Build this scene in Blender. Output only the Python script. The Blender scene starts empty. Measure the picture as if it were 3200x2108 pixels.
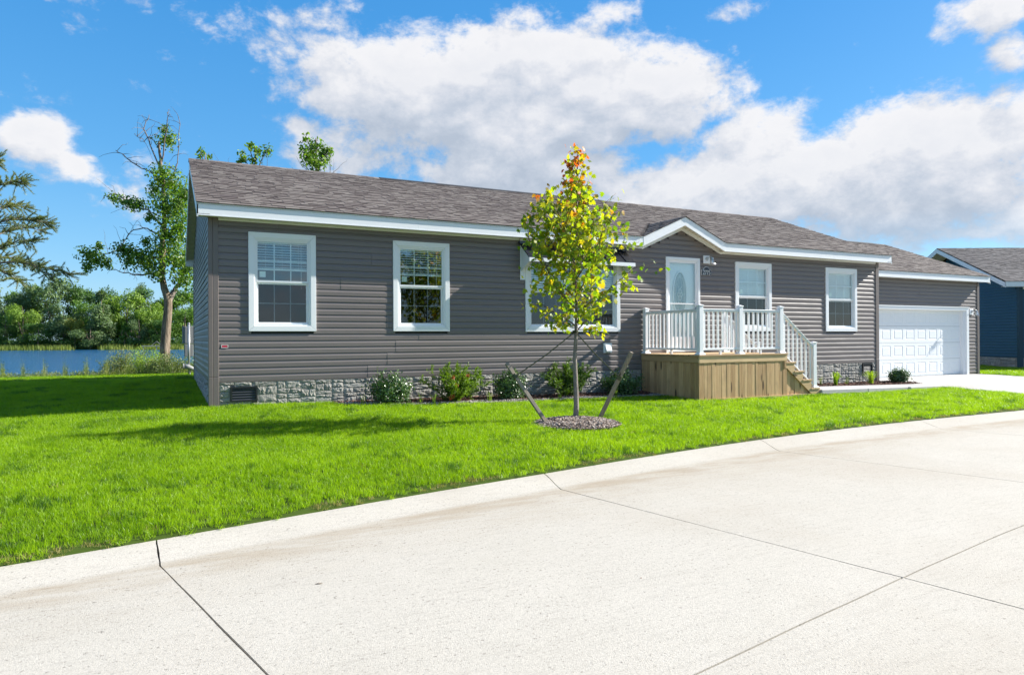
import bpy, math, random
import numpy as np
from mathutils import Vector, Matrix, noise as mnoise

D = bpy.data
sc = bpy.context.scene
COL = sc.collection
rad = math.radians
random.seed(7)

# ------------------------------------------------------------------ camera
CAM = Vector((-0.624, -12.461, 0.688))
YAW, PIT, ROL = rad(26.656), rad(0.132), rad(-0.326)
F = Vector((math.sin(YAW)*math.cos(PIT), math.cos(YAW)*math.cos(PIT), math.sin(PIT)))
Rt = Vector((math.cos(YAW), -math.sin(YAW), 0)); U = Rt.cross(F)
R2 = math.cos(ROL)*Rt + math.sin(ROL)*U; U2 = -math.sin(ROL)*Rt + math.cos(ROL)*U
cam = D.objects.new('camera', D.cameras.new('camera')); COL.objects.link(cam)
cam.matrix_world = Matrix(((R2.x, U2.x, -F.x, CAM.x), (R2.y, U2.y, -F.y, CAM.y), (R2.z, U2.z, -F.z, CAM.z), (0, 0, 0, 1)))
cam.data.sensor_width = 36; cam.data.lens = 36*2137/3200
cam.data.clip_start = 0.1; cam.data.clip_end = 6000
sc.camera = cam

# ------------------------------------------------------------------ light
SUN_DIR = Vector((6.3, -1.1, 3.84)).normalized()          # towards the sun
SUN_EL = math.asin(SUN_DIR.z)
sun = D.objects.new('sun', D.lights.new('sun', 'SUN')); COL.objects.link(sun)
sun.data.energy = 4.6; sun.data.angle = rad(0.55); sun.data.color = (1.0, 0.955, 0.88)
sun.rotation_euler = SUN_DIR.to_track_quat('Z', 'Y').to_euler()
sun.location = (20, -10, 30)

class NT:
    def __init__(s, tree): s.t = tree
    def n(s, typ, ins=None, **kw):
        nd = s.t.nodes.new(typ)
        for k, v in kw.items(): setattr(nd, k, v)
        if ins:
            for k, v in ins.items(): s.set(nd, k, v)
        return nd
    def set(s, nd, k, v):
        inp = nd.inputs[k]
        if isinstance(v, bpy.types.NodeSocket): s.t.links.new(v, inp)
        elif isinstance(v, bpy.types.Node): s.t.links.new(v.outputs[0], inp)
        else: inp.default_value = v
    def m(s, op, a, b=0.0, c=0.0, clamp=False):
        nd = s.n('ShaderNodeMath', {0: a, 1: b, 2: c}, operation=op); nd.use_clamp = clamp
        return nd.outputs[0]
    def v(s, op, a, b=(0, 0, 0)):
        nd = s.n('ShaderNodeVectorMath', {0: a, 1: b}, operation=op)
        return nd.outputs['Value'] if op in ('DOT_PRODUCT', 'LENGTH', 'DISTANCE') else nd.outputs[0]
    def noise(s, vec, scale, detail=3, rough=0.55, dist=0.0):
        nd = s.n('ShaderNodeTexNoise', {'Scale': scale, 'Detail': detail, 'Roughness': rough, 'Distortion': dist})
        if vec is not None: s.set(nd, 'Vector', vec)
        return nd.outputs[0]
    def ramp(s, fac, stops, interp='LINEAR'):
        nd = s.n('ShaderNodeValToRGB', {0: fac}); cr = nd.color_ramp; cr.interpolation = interp
        while len(cr.elements) < len(stops): cr.elements.new(0.5)
        for e, (p, c) in zip(cr.elements, stops):
            e.position = p; e.color = (*c, 1) if len(c) == 3 else c
        return nd.outputs[0]
    def mix(s, f, a, b, blend='MIX'):
        nd = s.n('ShaderNodeMix', data_type='RGBA', blend_type=blend)
        s.set(nd, 0, f)
        for k, v in ((6, a), (7, b)): s.set(nd, k, (*v, 1) if isinstance(v, tuple) and len(v) == 3 else v)
        return nd.outputs[2]
    def maprange(s, v, a, b, c=0.0, d=1.0, smooth=False):
        nd = s.n('ShaderNodeMapRange', {0: v, 1: a, 2: b, 3: c, 4: d})
        if smooth: nd.interpolation_type = 'SMOOTHSTEP'
        return nd.outputs[0]

# world: physical daylight sky with fair weather cumulus, laid out by compass direction
w = D.worlds.new('World'); sc.world = w; w.use_nodes = True
wt = NT(w.node_tree); wt.t.nodes.clear()
sky = wt.n('ShaderNodeTexSky', sky_type='NISHITA', sun_disc=False)
sky.sun_elevation = SUN_EL; sky.sun_rotation = math.atan2(SUN_DIR.x, SUN_DIR.y)
sky.air_density = 1.0; sky.dust_density = 0.6; sky.ozone_density = 3.0
skyc = wt.n('ShaderNodeHueSaturation', {'Hue': 0.497, 'Saturation': 1.32, 'Value': 0.72, 'Color': sky.outputs[0]}).outputs[0]
gen = wt.n('ShaderNodeTexCoord').outputs['Generated']
zz_ = wt.n('ShaderNodeSeparateXYZ', {0: wt.v('NORMALIZE', gen)}).outputs[2]
grad = wt.ramp(wt.m('MAXIMUM', zz_, 0.0), [(0.0, (0.36, 0.63, 0.87)), (0.10, (0.22, 0.52, 0.84)), (0.24, (0.115, 0.40, 0.79)), (0.42, (0.065, 0.32, 0.74)), (1.0, (0.025, 0.17, 0.52))])
grad = wt.v('SCALE', grad); grad.node.inputs['Scale'].default_value = 2.6
skyc = wt.mix(0.78, skyc, grad)
dirn = wt.v('NORMALIZE', gen)
cr = wt.v('DOT_PRODUCT', dirn, tuple(Rt)); cf = wt.v('DOT_PRODUCT', dirn, (math.sin(YAW), math.cos(YAW), 0))
sep = wt.n('ShaderNodeSeparateXYZ', {0: dirn})
az = wt.m('ARCTAN2', cr, cf); el = wt.m('ARCSINE', sep.outputs[2])
def azel(x, y):
    a = math.atan((x-1190)/1587); e = math.atan((788-y)/math.hypot(1587, x-1190)); return a, e
# (x, y, rx, ry, weight) of each cloud bank
CL = [(95, 335, 110, 58, 1.0), (150, 385, 80, 38, .9), (600, 55, 100, 55, .62), (810, 35, 150, 50, .6),
      (980, 185, 290, 92, 1.25), (1270, 140, 250, 85, 1.1), (1480, 215, 220, 110, 1.3), (1200, 300, 330, 95, 1.2), (1050, 210, 200, 60, .8),
      (750, 315, 110, 40, .62), (1450, 50, 70, 50, .5), (1700, 25, 90, 30, .5), (1740, 105, 40, 8, .4),
      (1760, 330, 130, 85, 1.0), (1750, 450, 430, 110, 1.3), (2200, 340, 300, 105, 1.3), (2100, 450, 400, 110, 1.1),
      (1200, 400, 420, 60, .9), (820, 380, 130, 60, .6), (2270, 45, 150, 60, 1.0), (2370, 130, 90, 45, .9), (1450, 450, 300, 80, 1.0),
      (2250, 530, 300, 40, .7), (330, 660, 140, 26, .42), (1760, 200, 50, 50, .5), (1660, 550, 300, 50, .5), (2640, 260, 200, 200, 1.0), (2500, 480, 200, 80, .9)]
g = D.node_groups.new('cloud_cover', 'ShaderNodeTree')
for nm, io, ty in (('Dir', 'INPUT', 'NodeSocketVector'), ('Az', 'INPUT', 'NodeSocketFloat'), ('El', 'INPUT', 'NodeSocketFloat'), ('D', 'OUTPUT', 'NodeSocketFloat')):
    g.interface.new_socket(nm, in_out=io, socket_type=ty)
gt = NT(g); gi = gt.n('NodeGroupInput'); go = gt.n('NodeGroupOutput')
# slow wobble so the banks are not ellipses
n1 = gt.n('ShaderNodeTexNoise', {'Vector': gi.outputs[0], 'Scale': 7.0, 'Detail': 2.0})
wob = gt.v('SUBTRACT', n1.outputs[1], (0.5, 0.5, 0.5)); ws = gt.n('ShaderNodeSeparateXYZ', {0: wob})
a2 = gt.m('MULTIPLY_ADD', ws.outputs[0], 0.13, gi.outputs[1]); e2 = gt.m('MULTIPLY_ADD', ws.outputs[1], 0.07, gi.outputs[2])
acc = None
for (x, y, rx, ry, wt_) in CL:
    a, e = azel(x, y); ra = rx/1587*math.cos(a)**2*1.15; re = ry/1587*math.cos(a)*1.15
    da = gt.m('MULTIPLY', gt.m('SUBTRACT', a2, a), 1/ra); de = gt.m('MULTIPLY', gt.m('SUBTRACT', e2, e), 1/re)
    rr = gt.m('SQRT', gt.m('ADD', gt.m('MULTIPLY', da, da), gt.m('MULTIPLY', de, de)))
    b = gt.m('MULTIPLY', gt.m('SUBTRACT', 1.35, rr, clamp=True), wt_)
    acc = b if acc is None else gt.m('SMOOTH_MAX', acc, b, 0.15)
# elsewhere in the sky: scattered fair weather clouds of the same kind
elsew = gt.maprange(gt.noise(gi.outputs[0], 2.1, 2), 0.5, 0.66, 0.0, 0.95)
outside = gt.maprange(gt.m('ABSOLUTE', gi.outputs[1]), 0.78, 1.0, 0, 1, True)
acc = gt.m('MAXIMUM', acc, gt.m('MULTIPLY', elsew, outside))
st = gt.n('ShaderNodeMapping', {'Vector': gi.outputs[0], 'Scale': (1, 1, 1.5)}).outputs[0]
fb = gt.noise(st, 7.5, 11, 0.64, 0.15)
fb2 = gt.noise(st, 34.0, 6, 0.62, 0.2)
bil = gt.n('ShaderNodeTexVoronoi', {'Vector': st, 'Scale': 22.0}, feature='SMOOTH_F1').outputs[0]
dn = gt.m('ADD', gt.m('MULTIPLY', acc, 0.76), gt.m('MULTIPLY', gt.m('SUBTRACT', fb, 0.5), 2.0))
dn = gt.m('ADD', gt.m('SUBTRACT', dn, gt.m('MULTIPLY', bil, 0.20)), gt.m('MULTIPLY', gt.m('SUBTRACT', fb2, 0.5), 0.55))
g.links.new(gt.m('SUBTRACT', dn, 0.16), go.inputs[0])
def cover(dv, a, e):
    nd = wt.n('ShaderNodeGroup'); nd.node_tree = g
    wt.set(nd, 0, dv); wt.set(nd, 1, a); wt.set(nd, 2, e); return nd.outputs[0]
d0 = cover(dirn, az, el)
off = Vector((SUN_DIR.x*0.5, SUN_DIR.y*0.5, 0.85)).normalized()*0.032
dir1 = wt.v('ADD', dirn, tuple(off))
s1_ = wt.v('NORMALIZE', dir1)
az1 = wt.m('ARCTAN2', wt.v('DOT_PRODUCT', s1_, tuple(Rt)), wt.v('DOT_PRODUCT', s1_, (math.sin(YAW), math.cos(YAW), 0)))
el1 = wt.m('ARCSINE', wt.n('ShaderNodeSeparateXYZ', {0: s1_}).outputs[2])
d1 = cover(s1_, az1, el1)
alpha = wt.maprange(d0, -0.05, 0.36, 0, 1, True)
dir2 = wt.v('NORMALIZE', wt.v('ADD', dirn, (SUN_DIR.x*0.03, SUN_DIR.y*0.03, 0.085)))
az2 = wt.m('ARCTAN2', wt.v('DOT_PRODUCT', dir2, tuple(Rt)), wt.v('DOT_PRODUCT', dir2, (math.sin(YAW), math.cos(YAW), 0)))
el2 = wt.m('ARCSINE', wt.n('ShaderNodeSeparateXYZ', {0: dir2}).outputs[2])
d2 = cover(dir2, az2, el2)
lit = wt.maprange(wt.m('ADD', wt.m('MULTIPLY', wt.m('SUBTRACT', d0, d1), 0.6), wt.m('MULTIPLY', wt.m('SUBTRACT', d0, d2), 0.55)), -0.46, 0.46, 0, 1)
body = wt.maprange(d0, 0.2, 1.1, 0, 1)
shade = wt.m('SUBTRACT', lit, wt.m('MULTIPLY', body, 0.25), clamp=True)
ccol = wt.ramp(shade, [(0.0, (0.52, 0.59, 0.70)), (0.28, (0.62, 0.68, 0.78)), (0.58, (0.78, 0.81, 0.88)), (1.0, (1.02, 1.01, 1.02))])
CLOUD_GAIN = 2.42
ccol = wt.v('SCALE', ccol); ccol.node.inputs['Scale'].default_value = CLOUD_GAIN
# haze: cloud and blue both pale towards the horizon
alpha = wt.m('MULTIPLY', alpha, wt.maprange(sep.outputs[2], 0.0, 0.16, 0.30, 0.97))
tot = wt.mix(alpha, skyc, ccol)
bg = wt.n('ShaderNodeBackground', {'Color': tot, 'Strength': 0.15})
wt.n('ShaderNodeOutputWorld', {0: bg.outputs[0]})

sc.view_settings.view_transform = 'Standard'; sc.view_settings.look = 'None'
sc.view_settings.exposure = 1.38; sc.view_settings.gamma = 1
sc.render.engine = 'CYCLES'
sc.cycles.max_bounces = 8; sc.cycles.transparent_max_bounces = 16

# ------------------------------------------------------------------ helpers
class MB:
    def __init__(s): s.v = []; s.f = []
    def add(s, vs, fs):
        o = len(s.v); s.v.extend(vs); s.f.extend([tuple(i+o for i in f) for f in fs])
    def box(s, x0, y0, z0, x1, y1, z1):
        x0, x1 = min(x0, x1), max(x0, x1); y0, y1 = min(y0, y1), max(y0, y1); z0, z1 = min(z0, z1), max(z0, z1)
        s.add([(x0, y0, z0), (x1, y0, z0), (x1, y1, z0), (x0, y1, z0), (x0, y0, z1), (x1, y0, z1), (x1, y1, z1), (x0, y1, z1)],
              [(0, 3, 2, 1), (4, 5, 6, 7), (0, 1, 5, 4), (1, 2, 6, 5), (2, 3, 7, 6), (3, 0, 4, 7)])
    def prism(s, poly, d):      # poly: ccw list of 3d points, extruded by vector d
        n = len(poly); d = Vector(d)
        s.add([tuple(p) for p in poly] + [tuple(Vector(p)+d) for p in poly],
              [tuple(range(n))[::-1], tuple(range(n, 2*n))] + [(i, (i+1) % n, n+(i+1) % n, n+i) for i in range(n)])
    def tube(s, pts, rads, k=6, cap=True):
        pts = [Vector(p) for p in pts]; o = len(s.v); n = len(pts)
        if not hasattr(rads, '__len__'): rads = [rads]*n
        prev = None
        for i, p in enumerate(pts):
            t = (pts[min(i+1, n-1)]-pts[max(i-1, 0)]).normalized()
            if prev is None: a = t.orthogonal().normalized()
            else:
                a = prev - t*prev.dot(t)
                a = a.normalized() if a.length > 1e-6 else t.orthogonal().normalized()
            prev = a; b = t.cross(a)
            for j in range(k):
                th = 2*math.pi*j/k; s.v.append(tuple(p+(a*math.cos(th)+b*math.sin(th))*rads[i]))
        for i in range(n-1):
            for j in range(k):
                s.f.append((o+i*k+j, o+i*k+(j+1) % k, o+(i+1)*k+(j+1) % k, o+(i+1)*k+j))
        if cap:
            s.f.append(tuple(o+j for j in range(k))[::-1]); s.f.append(tuple(o+(n-1)*k+j for j in range(k)))
    def mesh(s, name, mat=None, smooth=False):
        me = D.meshes.new(name); me.from_pydata(s.v, [], s.f); me.update()
        if mat: me.materials.append(mat)
        if smooth: me.polygons.foreach_set('use_smooth', [True]*len(me.polygons))
        return me
    def obj(s, name, mat, parent=None, smooth=False, **pr):
        return link(name, s.mesh(name, mat, smooth), parent, **pr)

def link(name, me, parent=None, **pr):
    o = D.objects.new(name, me); COL.objects.link(o)
    if parent is not None: o.parent = parent
    for k, v in pr.items(): o[k] = v
    return o
def thing(name, label, cat, loc=(0, 0, 0), rz=0, group=None):
    o = D.objects.new(name, None); COL.objects.link(o); o.location = loc; o.rotation_euler = (0, 0, rz)
    o.empty_display_size = 0.1
    o['label'] = label; o['category'] = cat
    if group: o['group'] = group
    return o
def tag(o, label, cat, group=None):
    o['label'] = label; o['category'] = cat
    if group: o['group'] = group
    return o
def bevel(o, wd=0.004, seg=1):
    m = o.modifiers.new('bevel', 'BEVEL'); m.width = wd; m.segments = seg; m.limit_method = 'ANGLE'; m.angle_limit = rad(40)
    return o
def np_mesh(name, V, Fc, mat, smooth=False):
    """V (n,3), Fc (m,k) quads or tris -> mesh fast"""
    me = D.meshes.new(name); V = np.asarray(V, np.float32); Fc = np.asarray(Fc, np.int32); k = Fc.shape[1]
    me.vertices.add(len(V)); me.vertices.foreach_set('co', V.ravel())
    me.loops.add(Fc.size); me.loops.foreach_set('vertex_index', Fc.ravel())
    me.polygons.add(len(Fc)); me.polygons.foreach_set('loop_start', np.arange(0, Fc.size, k, dtype=np.int32))
    me.polygons.foreach_set('use_smooth', np.full(len(Fc), bool(smooth)))
    me.update(calc_edges=True); me.validate()
    if mat: me.materials.append(mat)
    return me

# ------------------------------------------------------------------ materials
def mat(name):
    m = D.materials.new(name); m.use_nodes = True; t = NT(m.node_tree); t.t.nodes.clear(); return m, t
def finish(t, bsdf):
    t.n('ShaderNodeOutputMaterial', {0: bsdf.outputs[0] if isinstance(bsdf, bpy.types.Node) else bsdf})
def principled(t, **kw):
    nm = {'color': 'Base Color', 'rough': 'Roughness', 'metal': 'Metallic', 'spec': 'Specular IOR Level', 'normal': 'Normal', 'coat': 'Coat Weight', 'trans': 'Transmission Weight', 'emit': 'Emission Color', 'emits': 'Emission Strength'}
    nd = t.n('ShaderNodeBsdfPrincipled')
    for k, v in kw.items():
        if k in ('color', 'emit') and isinstance(v, tuple) and len(v) == 3: v = (*v, 1)
        t.set(nd, nm[k], v)
    return nd
def objc(t): return t.n('ShaderNodeTexCoord').outputs['Object']
def pos(t): return t.n('ShaderNodeNewGeometry').outputs['Position']
def isl(t): return t.n('ShaderNodeNewGeometry').outputs['Random Per Island']
def orand(t): return t.n('ShaderNodeObjectInfo').outputs['Random']
def bump(t, h, dist=0.01, strength=0.5):
    return t.n('ShaderNodeBump', {'Height': h, 'Distance': dist, 'Strength': strength}).outputs[0]
def simple(name, col, rough=0.5, spec=0.5, var=0.08, nscale=6.0, metal=0.0, bstr=0.0, bscale=60):
    m, t = mat(name); p = pos(t)
    n = t.noise(p, nscale, 4)
    c = t.mix(n, tuple(x*(1-var) for x in col), tuple(min(1, x*(1+var)) for x in col))
    kw = dict(color=c, rough=t.m('MULTIPLY_ADD', n, 0.12, rough-0.06), spec=spec, metal=metal)
    if bstr: kw['normal'] = bump(t, t.noise(p, bscale, 3), 0.004, bstr)
    finish(t, principled(t, **kw)); return m

M = {}
def siding_mat(name, col, rough=0.42):
    m, t = mat(name); p = pos(t)
    grain = t.noise(t.n('ShaderNodeMapping', {'Vector': p, 'Scale': (3.0, 3.0, 90.0)}).outputs[0], 2.2, 4, 0.6)
    big = t.noise(p, 0.55, 3)
    r = orand(t)
    k = t.m('ADD', t.m('MULTIPLY', grain, 0.14), t.m('ADD', t.m('MULTIPLY', big, 0.16), t.m('MULTIPLY', r, 0.08)))
    c = t.mix(k, tuple(x*0.82 for x in col), tuple(x*1.42 for x in col))
    wav = t.noise(t.n('ShaderNodeMapping', {'Vector': p, 'Scale': (1.2, 1.2, 5.0)}).outputs[0], 1.3, 2)
    nrm = bump(t, t.m('ADD', t.m('MULTIPLY', grain, 0.06), t.m('MULTIPLY', wav, 0.9)), 0.012, 0.35)
    finish(t, principled(t, color=c, rough=t.m('MULTIPLY_ADD', big, 0.14, rough-0.07), spec=0.5, normal=nrm)); return m
M['siding'] = siding_mat('brown_grey_vinyl', (0.182, 0.155, 0.147), 0.42)
M['blue'] = siding_mat('navy_vinyl', (0.006, 0.058, 0.115))
M['post'] = simple('taupe_post', (0.155, 0.128, 0.118), 0.45)
M['bluepost'] = simple('navy_post', (0.006, 0.032, 0.06), 0.45)
M['white'] = simple('white_vinyl', (0.80, 0.81, 0.82), 0.35, var=0.03, nscale=2.5)
M['door'] = simple('white_door_paint', (0.80, 0.81, 0.82), 0.38, var=0.03)
M['soffit'] = simple('cream_soffit', (0.68, 0.66, 0.57), 0.5, var=0.05)
M['dark'] = simple('dark_interior', (0.05, 0.046, 0.042), 0.8)
M['room'] = simple('room_wall', (0.15, 0.15, 0.155), 0.8)
M['black'] = simple('black_plastic', (0.012, 0.013, 0.015), 0.4)
M['blackmetal'] = simple('black_metal_roof', (0.018, 0.020, 0.028), 0.25, 0.6)
M['steel'] = simple('galvanised', (0.42, 0.43, 0.44), 0.35, metal=0.6, var=0.15, nscale=20)
M['greybox'] = simple('grey_box', (0.25, 0.26, 0.26), 0.5, var=0.1)
M['blind'] = simple('blind_white', (0.82, 0.84, 0.84), 0.5)
M['sticker'] = simple('sticker', (0.8, 0.85, 0.8), 0.5)
M['came'] = simple('lead_came', (0.75, 0.76, 0.77), 0.35)
M['louver'] = simple('louver_grey', (0.06, 0.065, 0.075), 0.35)
M['plate'] = simple('sign_plate', (0.018, 0.025, 0.04), 0.4)
M['red'] = simple('red_label', (0.45, 0.03, 0.06), 0.5)
M['wall_sheath'] = simple('sheathing', (0.03, 0.028, 0.027), 0.8)
M['strap'] = simple('green_strap', (0.07, 0.075, 0.035), 0.8)
M['soil'] = simple('soil', (0.055, 0.035, 0.024), 0.95, var=0.4, nscale=30, bstr=1.0, bscale=90)
M['dock'] = simple('dock_grey', (0.17, 0.18, 0.18), 0.7)

def glass_mat(name, tint, ior=1.5, rough=0.0, refl=1.0):
    m, t = mat(name)
    wv = bump(t, t.noise(t.n('ShaderNodeMapping', {'Vector': pos(t), 'Scale': (1, 1, 1)}).outputs[0], 1.1, 2), 0.02, 0.12)
    r0 = ((ior-1)/(ior+1))**2
    co = t.m('ABSOLUTE', t.v('DOT_PRODUCT', wv, t.n('ShaderNodeNewGeometry').outputs['Incoming']))
    fr = t.m('MULTIPLY_ADD', t.m('POWER', t.m('SUBTRACT', 1.0, co, clamp=True), 5.0), 1-r0, r0)
    gl = t.n('ShaderNodeBsdfGlossy', {'Color': (1, 1, 1, 1), 'Roughness': rough, 'Normal': wv})
    tr = t.n('ShaderNodeBsdfTransparent', {'Color': (*tint, 1)})
    mx = t.n('ShaderNodeMixShader', {0: t.m('MULTIPLY', fr, refl, clamp=True), 1: tr.outputs[0], 2: gl.outputs[0]})
    finish(t, mx); return m
M['glass'] = glass_mat('window_glass', (0.93, 0.975, 0.97), 1.6, 0.0, 1.9)
M['glass_low'] = glass_mat('window_glass_screened', (0.62, 0.66, 0.68), 1.55, 0.02, 1.3)
M['lampglass'] = glass_mat('lamp_glass', (0.9, 0.92, 0.93), 1.6, 0.08, 3.0)

# leaded glass
m, t = mat('bevelled_glass'); v = t.n('ShaderNodeTexVoronoi', {'Vector': pos(t), 'Scale': 60.0}).outputs[1]
finish(t, principled(t, color=t.mix(t.m('MULTIPLY', t.noise(pos(t), 25, 3), 1.0), (0.10, 0.16, 0.18), (0.26, 0.36, 0.38)), rough=0.15, spec=0.6,
                     normal=bump(t, t.noise(pos(t), 60, 2), 0.01, 0.6))); M['leaded'] = m

# timber of the porch
def wood(name, c0, c1, axis):
    m, t = mat(name); p = objc(t) if False else pos(t); r = orand(t)
    offs = t.n('ShaderNodeCombineXYZ', {0: t.m('MULTIPLY', r, 13.0), 1: t.m('MULTIPLY', r, 7.0), 2: t.m('MULTIPLY', r, 31.0)}).outputs[0]
    q = t.v('ADD', p, offs)
    s = {'x': (1.2, 22, 22), 'z': (22, 22, 1.2), 'y': (22, 1.2, 22)}[axis]
    q2 = t.n('ShaderNodeMapping', {'Vector': q, 'Scale': s}).outputs[0]
    g1 = t.noise(q2, 1.6, 5, 0.6, 0.8)
    st = t.noise(q, 3.0, 4)
    k = t.m('ADD', t.m('MULTIPLY', g1, 0.75), t.m('MULTIPLY', r, 0.32))
    c = t.ramp(k, [(0.25, c0), (0.55, tuple((a+b)/2 for a, b in zip(c0, c1))), (0.85, c1)])
    c = t.mix(t.maprange(st, 0.50, 0.74, 0, 0.4), c, (0.46, 0.32, 0.165))
    c = t.mix(t.maprange(t.noise(q, 1.5, 3), 0.55, 0.8, 0, 0.40), c, (0.20, 0.13, 0.08))
    sk = {'x': (2.2, 9, 9), 'z': (9, 9, 2.2), 'y': (9, 2.2, 9)}[axis]
    kn = t.n('ShaderNodeTexVoronoi', {'Vector': t.n('ShaderNodeMapping', {'Vector': q, 'Scale': sk}).outputs[0], 'Scale': 0.62}).outputs[0]
    c = t.mix(t.maprange(kn, 0.10, 0.20, 0.85, 0.0, True), c, (0.045, 0.028, 0.018))
    finish(t, principled(t, color=c, rough=0.75, spec=0.25, normal=bump(t, g1, 0.004, 0.5))); return m
M['wood_v'] = wood('treated_timber_upright', (0.31, 0.18, 0.08), (0.72, 0.49, 0.26), 'z')
M['wood_x'] = wood('treated_timber_long', (0.40, 0.25, 0.12), (0.74, 0.53, 0.30), 'x')
M['wood_y'] = wood('treated_timber_side', (0.38, 0.24, 0.12), (0.70, 0.50, 0.28), 'y')
M['deckwood'] = wood('deck_board', (0.33, 0.20, 0.10), (0.62, 0.45, 0.26), 'x')
M['stake'] = wood('weathered_stake', (0.16, 0.13, 0.10), (0.34, 0.29, 0.23), 'z')

# roof shingle: tone per shingle, granules
def shingle_mat(name, stops):
    m, t = mat(name); r = t.m('FRACT', t.m('ADD', isl(t), orand(t)))
    c = t.ramp(r, stops)
    gr = t.noise(pos(t), 260, 2, 0.7); pt = t.noise(pos(t), 1.1, 3)
    c = t.mix(t.maprange(gr, 0.35, 0.65, 0.0, 0.35), c, (0.035, 0.03, 0.03))
    c = t.mix(t.maprange(pt, 0.4, 0.7, 0, 0.10), c, (0.30, 0.26, 0.24))
    finish(t, principled(t, color=c, rough=0.92, spec=0.2, normal=bump(t, gr, 0.003, 0.5))); return m
M['shingle'] = shingle_mat('asphalt_shingle', [(0.0, (0.085, 0.067, 0.062)), (0.25, (0.135, 0.112, 0.10)), (0.55, (0.17, 0.144, 0.128)), (0.85, (0.225, 0.197, 0.175)), (1.0, (0.12, 0.097, 0.089))])
M['shingle_grey'] = shingle_mat('grey_shingle', [(0.0, (0.07, 0.065, 0.065)), (0.5, (0.12, 0.11, 0.11)), (1.0, (0.17, 0.16, 0.155))])
M['ridgevent'] = simple('ridge_vent_black', (0.02, 0.02, 0.022), 0.8)

# stone skirting
m, t = mat('ledge_stone'); p = pos(t); r = t.m('FRACT', t.m('ADD', isl(t), orand(t)))
n = t.noise(p, 14, 5, 0.65); n2 = t.noise(p, 60, 3)
c = t.ramp(t.m('ADD', t.m('MULTIPLY', n, 0.7), t.m('MULTIPLY', r, 0.3)), [(0.25, (0.24, 0.225, 0.20)), (0.5, (0.305, 0.29, 0.262)), (0.75, (0.37, 0.355, 0.325))])
finish(t, principled(t, color=c, rough=0.7, spec=0.3, normal=bump(t, t.m('ADD', n, t.m('MULTIPLY', n2, 0.3)), 0.03, 0.8))); M['stone'] = m
M['grout'] = simple('stone_joint', (0.14, 0.13, 0.12), 0.9)

# concrete
def concrete(name, c0, c1, stain=True):
    m, t = mat(name); p = pos(t)
    n = t.noise(p, 0.9, 5, 0.6); f1 = t.noise(p, 75, 3, 0.75); f2 = t.noise(p, 210, 2, 0.8)
    sp = t.n('ShaderNodeTexVoronoi', {'Vector': p, 'Scale': 55.0}).outputs[0]
    c = t.mix(n, c0, c1)
    c = t.mix(t.maprange(f1, 0.42, 0.72, 0.0, 0.40), c, (0.22, 0.20, 0.165))
    c = t.mix(t.maprange(f2, 0.54, 0.70, 0.0, 0.6), c, (0.13, 0.12, 0.105))
    c = t.mix(t.maprange(t.noise(p, 38, 2, 0.7), 0.62, 0.70, 0.0, 0.55), c, (0.11, 0.10, 0.085))
    c = t.mix(t.maprange(sp, 0.06, 0.13, 0.5, 0.0), c, (0.10, 0.09, 0.08))
    sc_ = t.n('ShaderNodeMapping', {'Vector': p, 'Rotation': (0, 0, rad(-20)), 'Scale': (1.3, 9, 1)}).outputs[0]
    brush = t.noise(sc_, 3.5, 4)
    c = t.mix(t.maprange(brush, 0.52, 0.75, 0, 0.30), c, (0.28, 0.255, 0.215))
    c = t.mix(t.maprange(t.noise(p, 0.35, 4, 0.6), 0.48, 0.70, 0, 0.40), c, (0.33, 0.28, 0.215))
    if stain:
        at = t.n('ShaderNodeAttribute', attribute_name='gutter').outputs['Fac']
        sn = t.noise(t.n('ShaderNodeMapping', {'Vector': p, 'Scale': (0.7, 3, 1)}).outputs[0], 2.0, 5, 0.6)
        c = t.mix(t.m('MULTIPLY', at, t.maprange(sn, 0.30, 0.62, 0.05, 0.62)), c, (0.27, 0.205, 0.125))
    finish(t, principled(t, color=c, rough=0.88, spec=0.25, normal=bump(t, t.m('ADD', f1, f2), 0.004, 0.55))); return m
M['concrete'] = concrete('road_concrete', (0.455, 0.42, 0.355), (0.525, 0.488, 0.422))
M['pale_concrete'] = concrete('new_concrete', (0.50, 0.49, 0.475), (0.56, 0.55, 0.53), False)
M['joint'] = simple('joint_filler', (0.045, 0.04, 0.033), 0.9, var=0.5, nscale=15)

# lawn ground
m, t = mat('lawn_ground'); p = pos(t)
finish(t, principled(t, color=t.mix(t.noise(p, 3, 4), (0.030, 0.055, 0.008), (0.055, 0.085, 0.014)), rough=0.95, spec=0.1)); M['ground'] = m

def leaf_mat(name, stops, rough=0.45, trans=0.45, nscale=1.5, nw=0.35, tcol=1.6, zgrad=None, spec=0.4):
    """leaf: tone per leaf plus soft patches; thin so that light shines through"""
    m, t = mat(name)
    r = t.m('FRACT', t.m('ADD', isl(t), orand(t)))
    k = t.m('ADD', t.m('MULTIPLY', r, 1-nw), t.m('MULTIPLY', t.maprange(t.noise(pos(t), nscale, 3), 0.3, 0.7), nw))
    if zgrad: k = t.m('ADD', k, t.maprange(t.n('ShaderNodeSeparateXYZ', {0: pos(t)}).outputs[2], zgrad[0], zgrad[1], 0, zgrad[2]), clamp=True)
    c = t.ramp(k, stops)
    d = principled(t, color=c, rough=rough, spec=spec)
    tc = t.n('ShaderNodeVectorMath', {0: c, 1: (tcol*1.05, tcol*1.1, tcol*0.35)}, operation='MULTIPLY').outputs[0]
    tr = t.n('ShaderNodeBsdfTranslucent', {'Color': tc})
    finish(t, t.n('ShaderNodeMixShader', {0: trans, 1: d.outputs[0], 2: tr.outputs[0]})); return m
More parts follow.
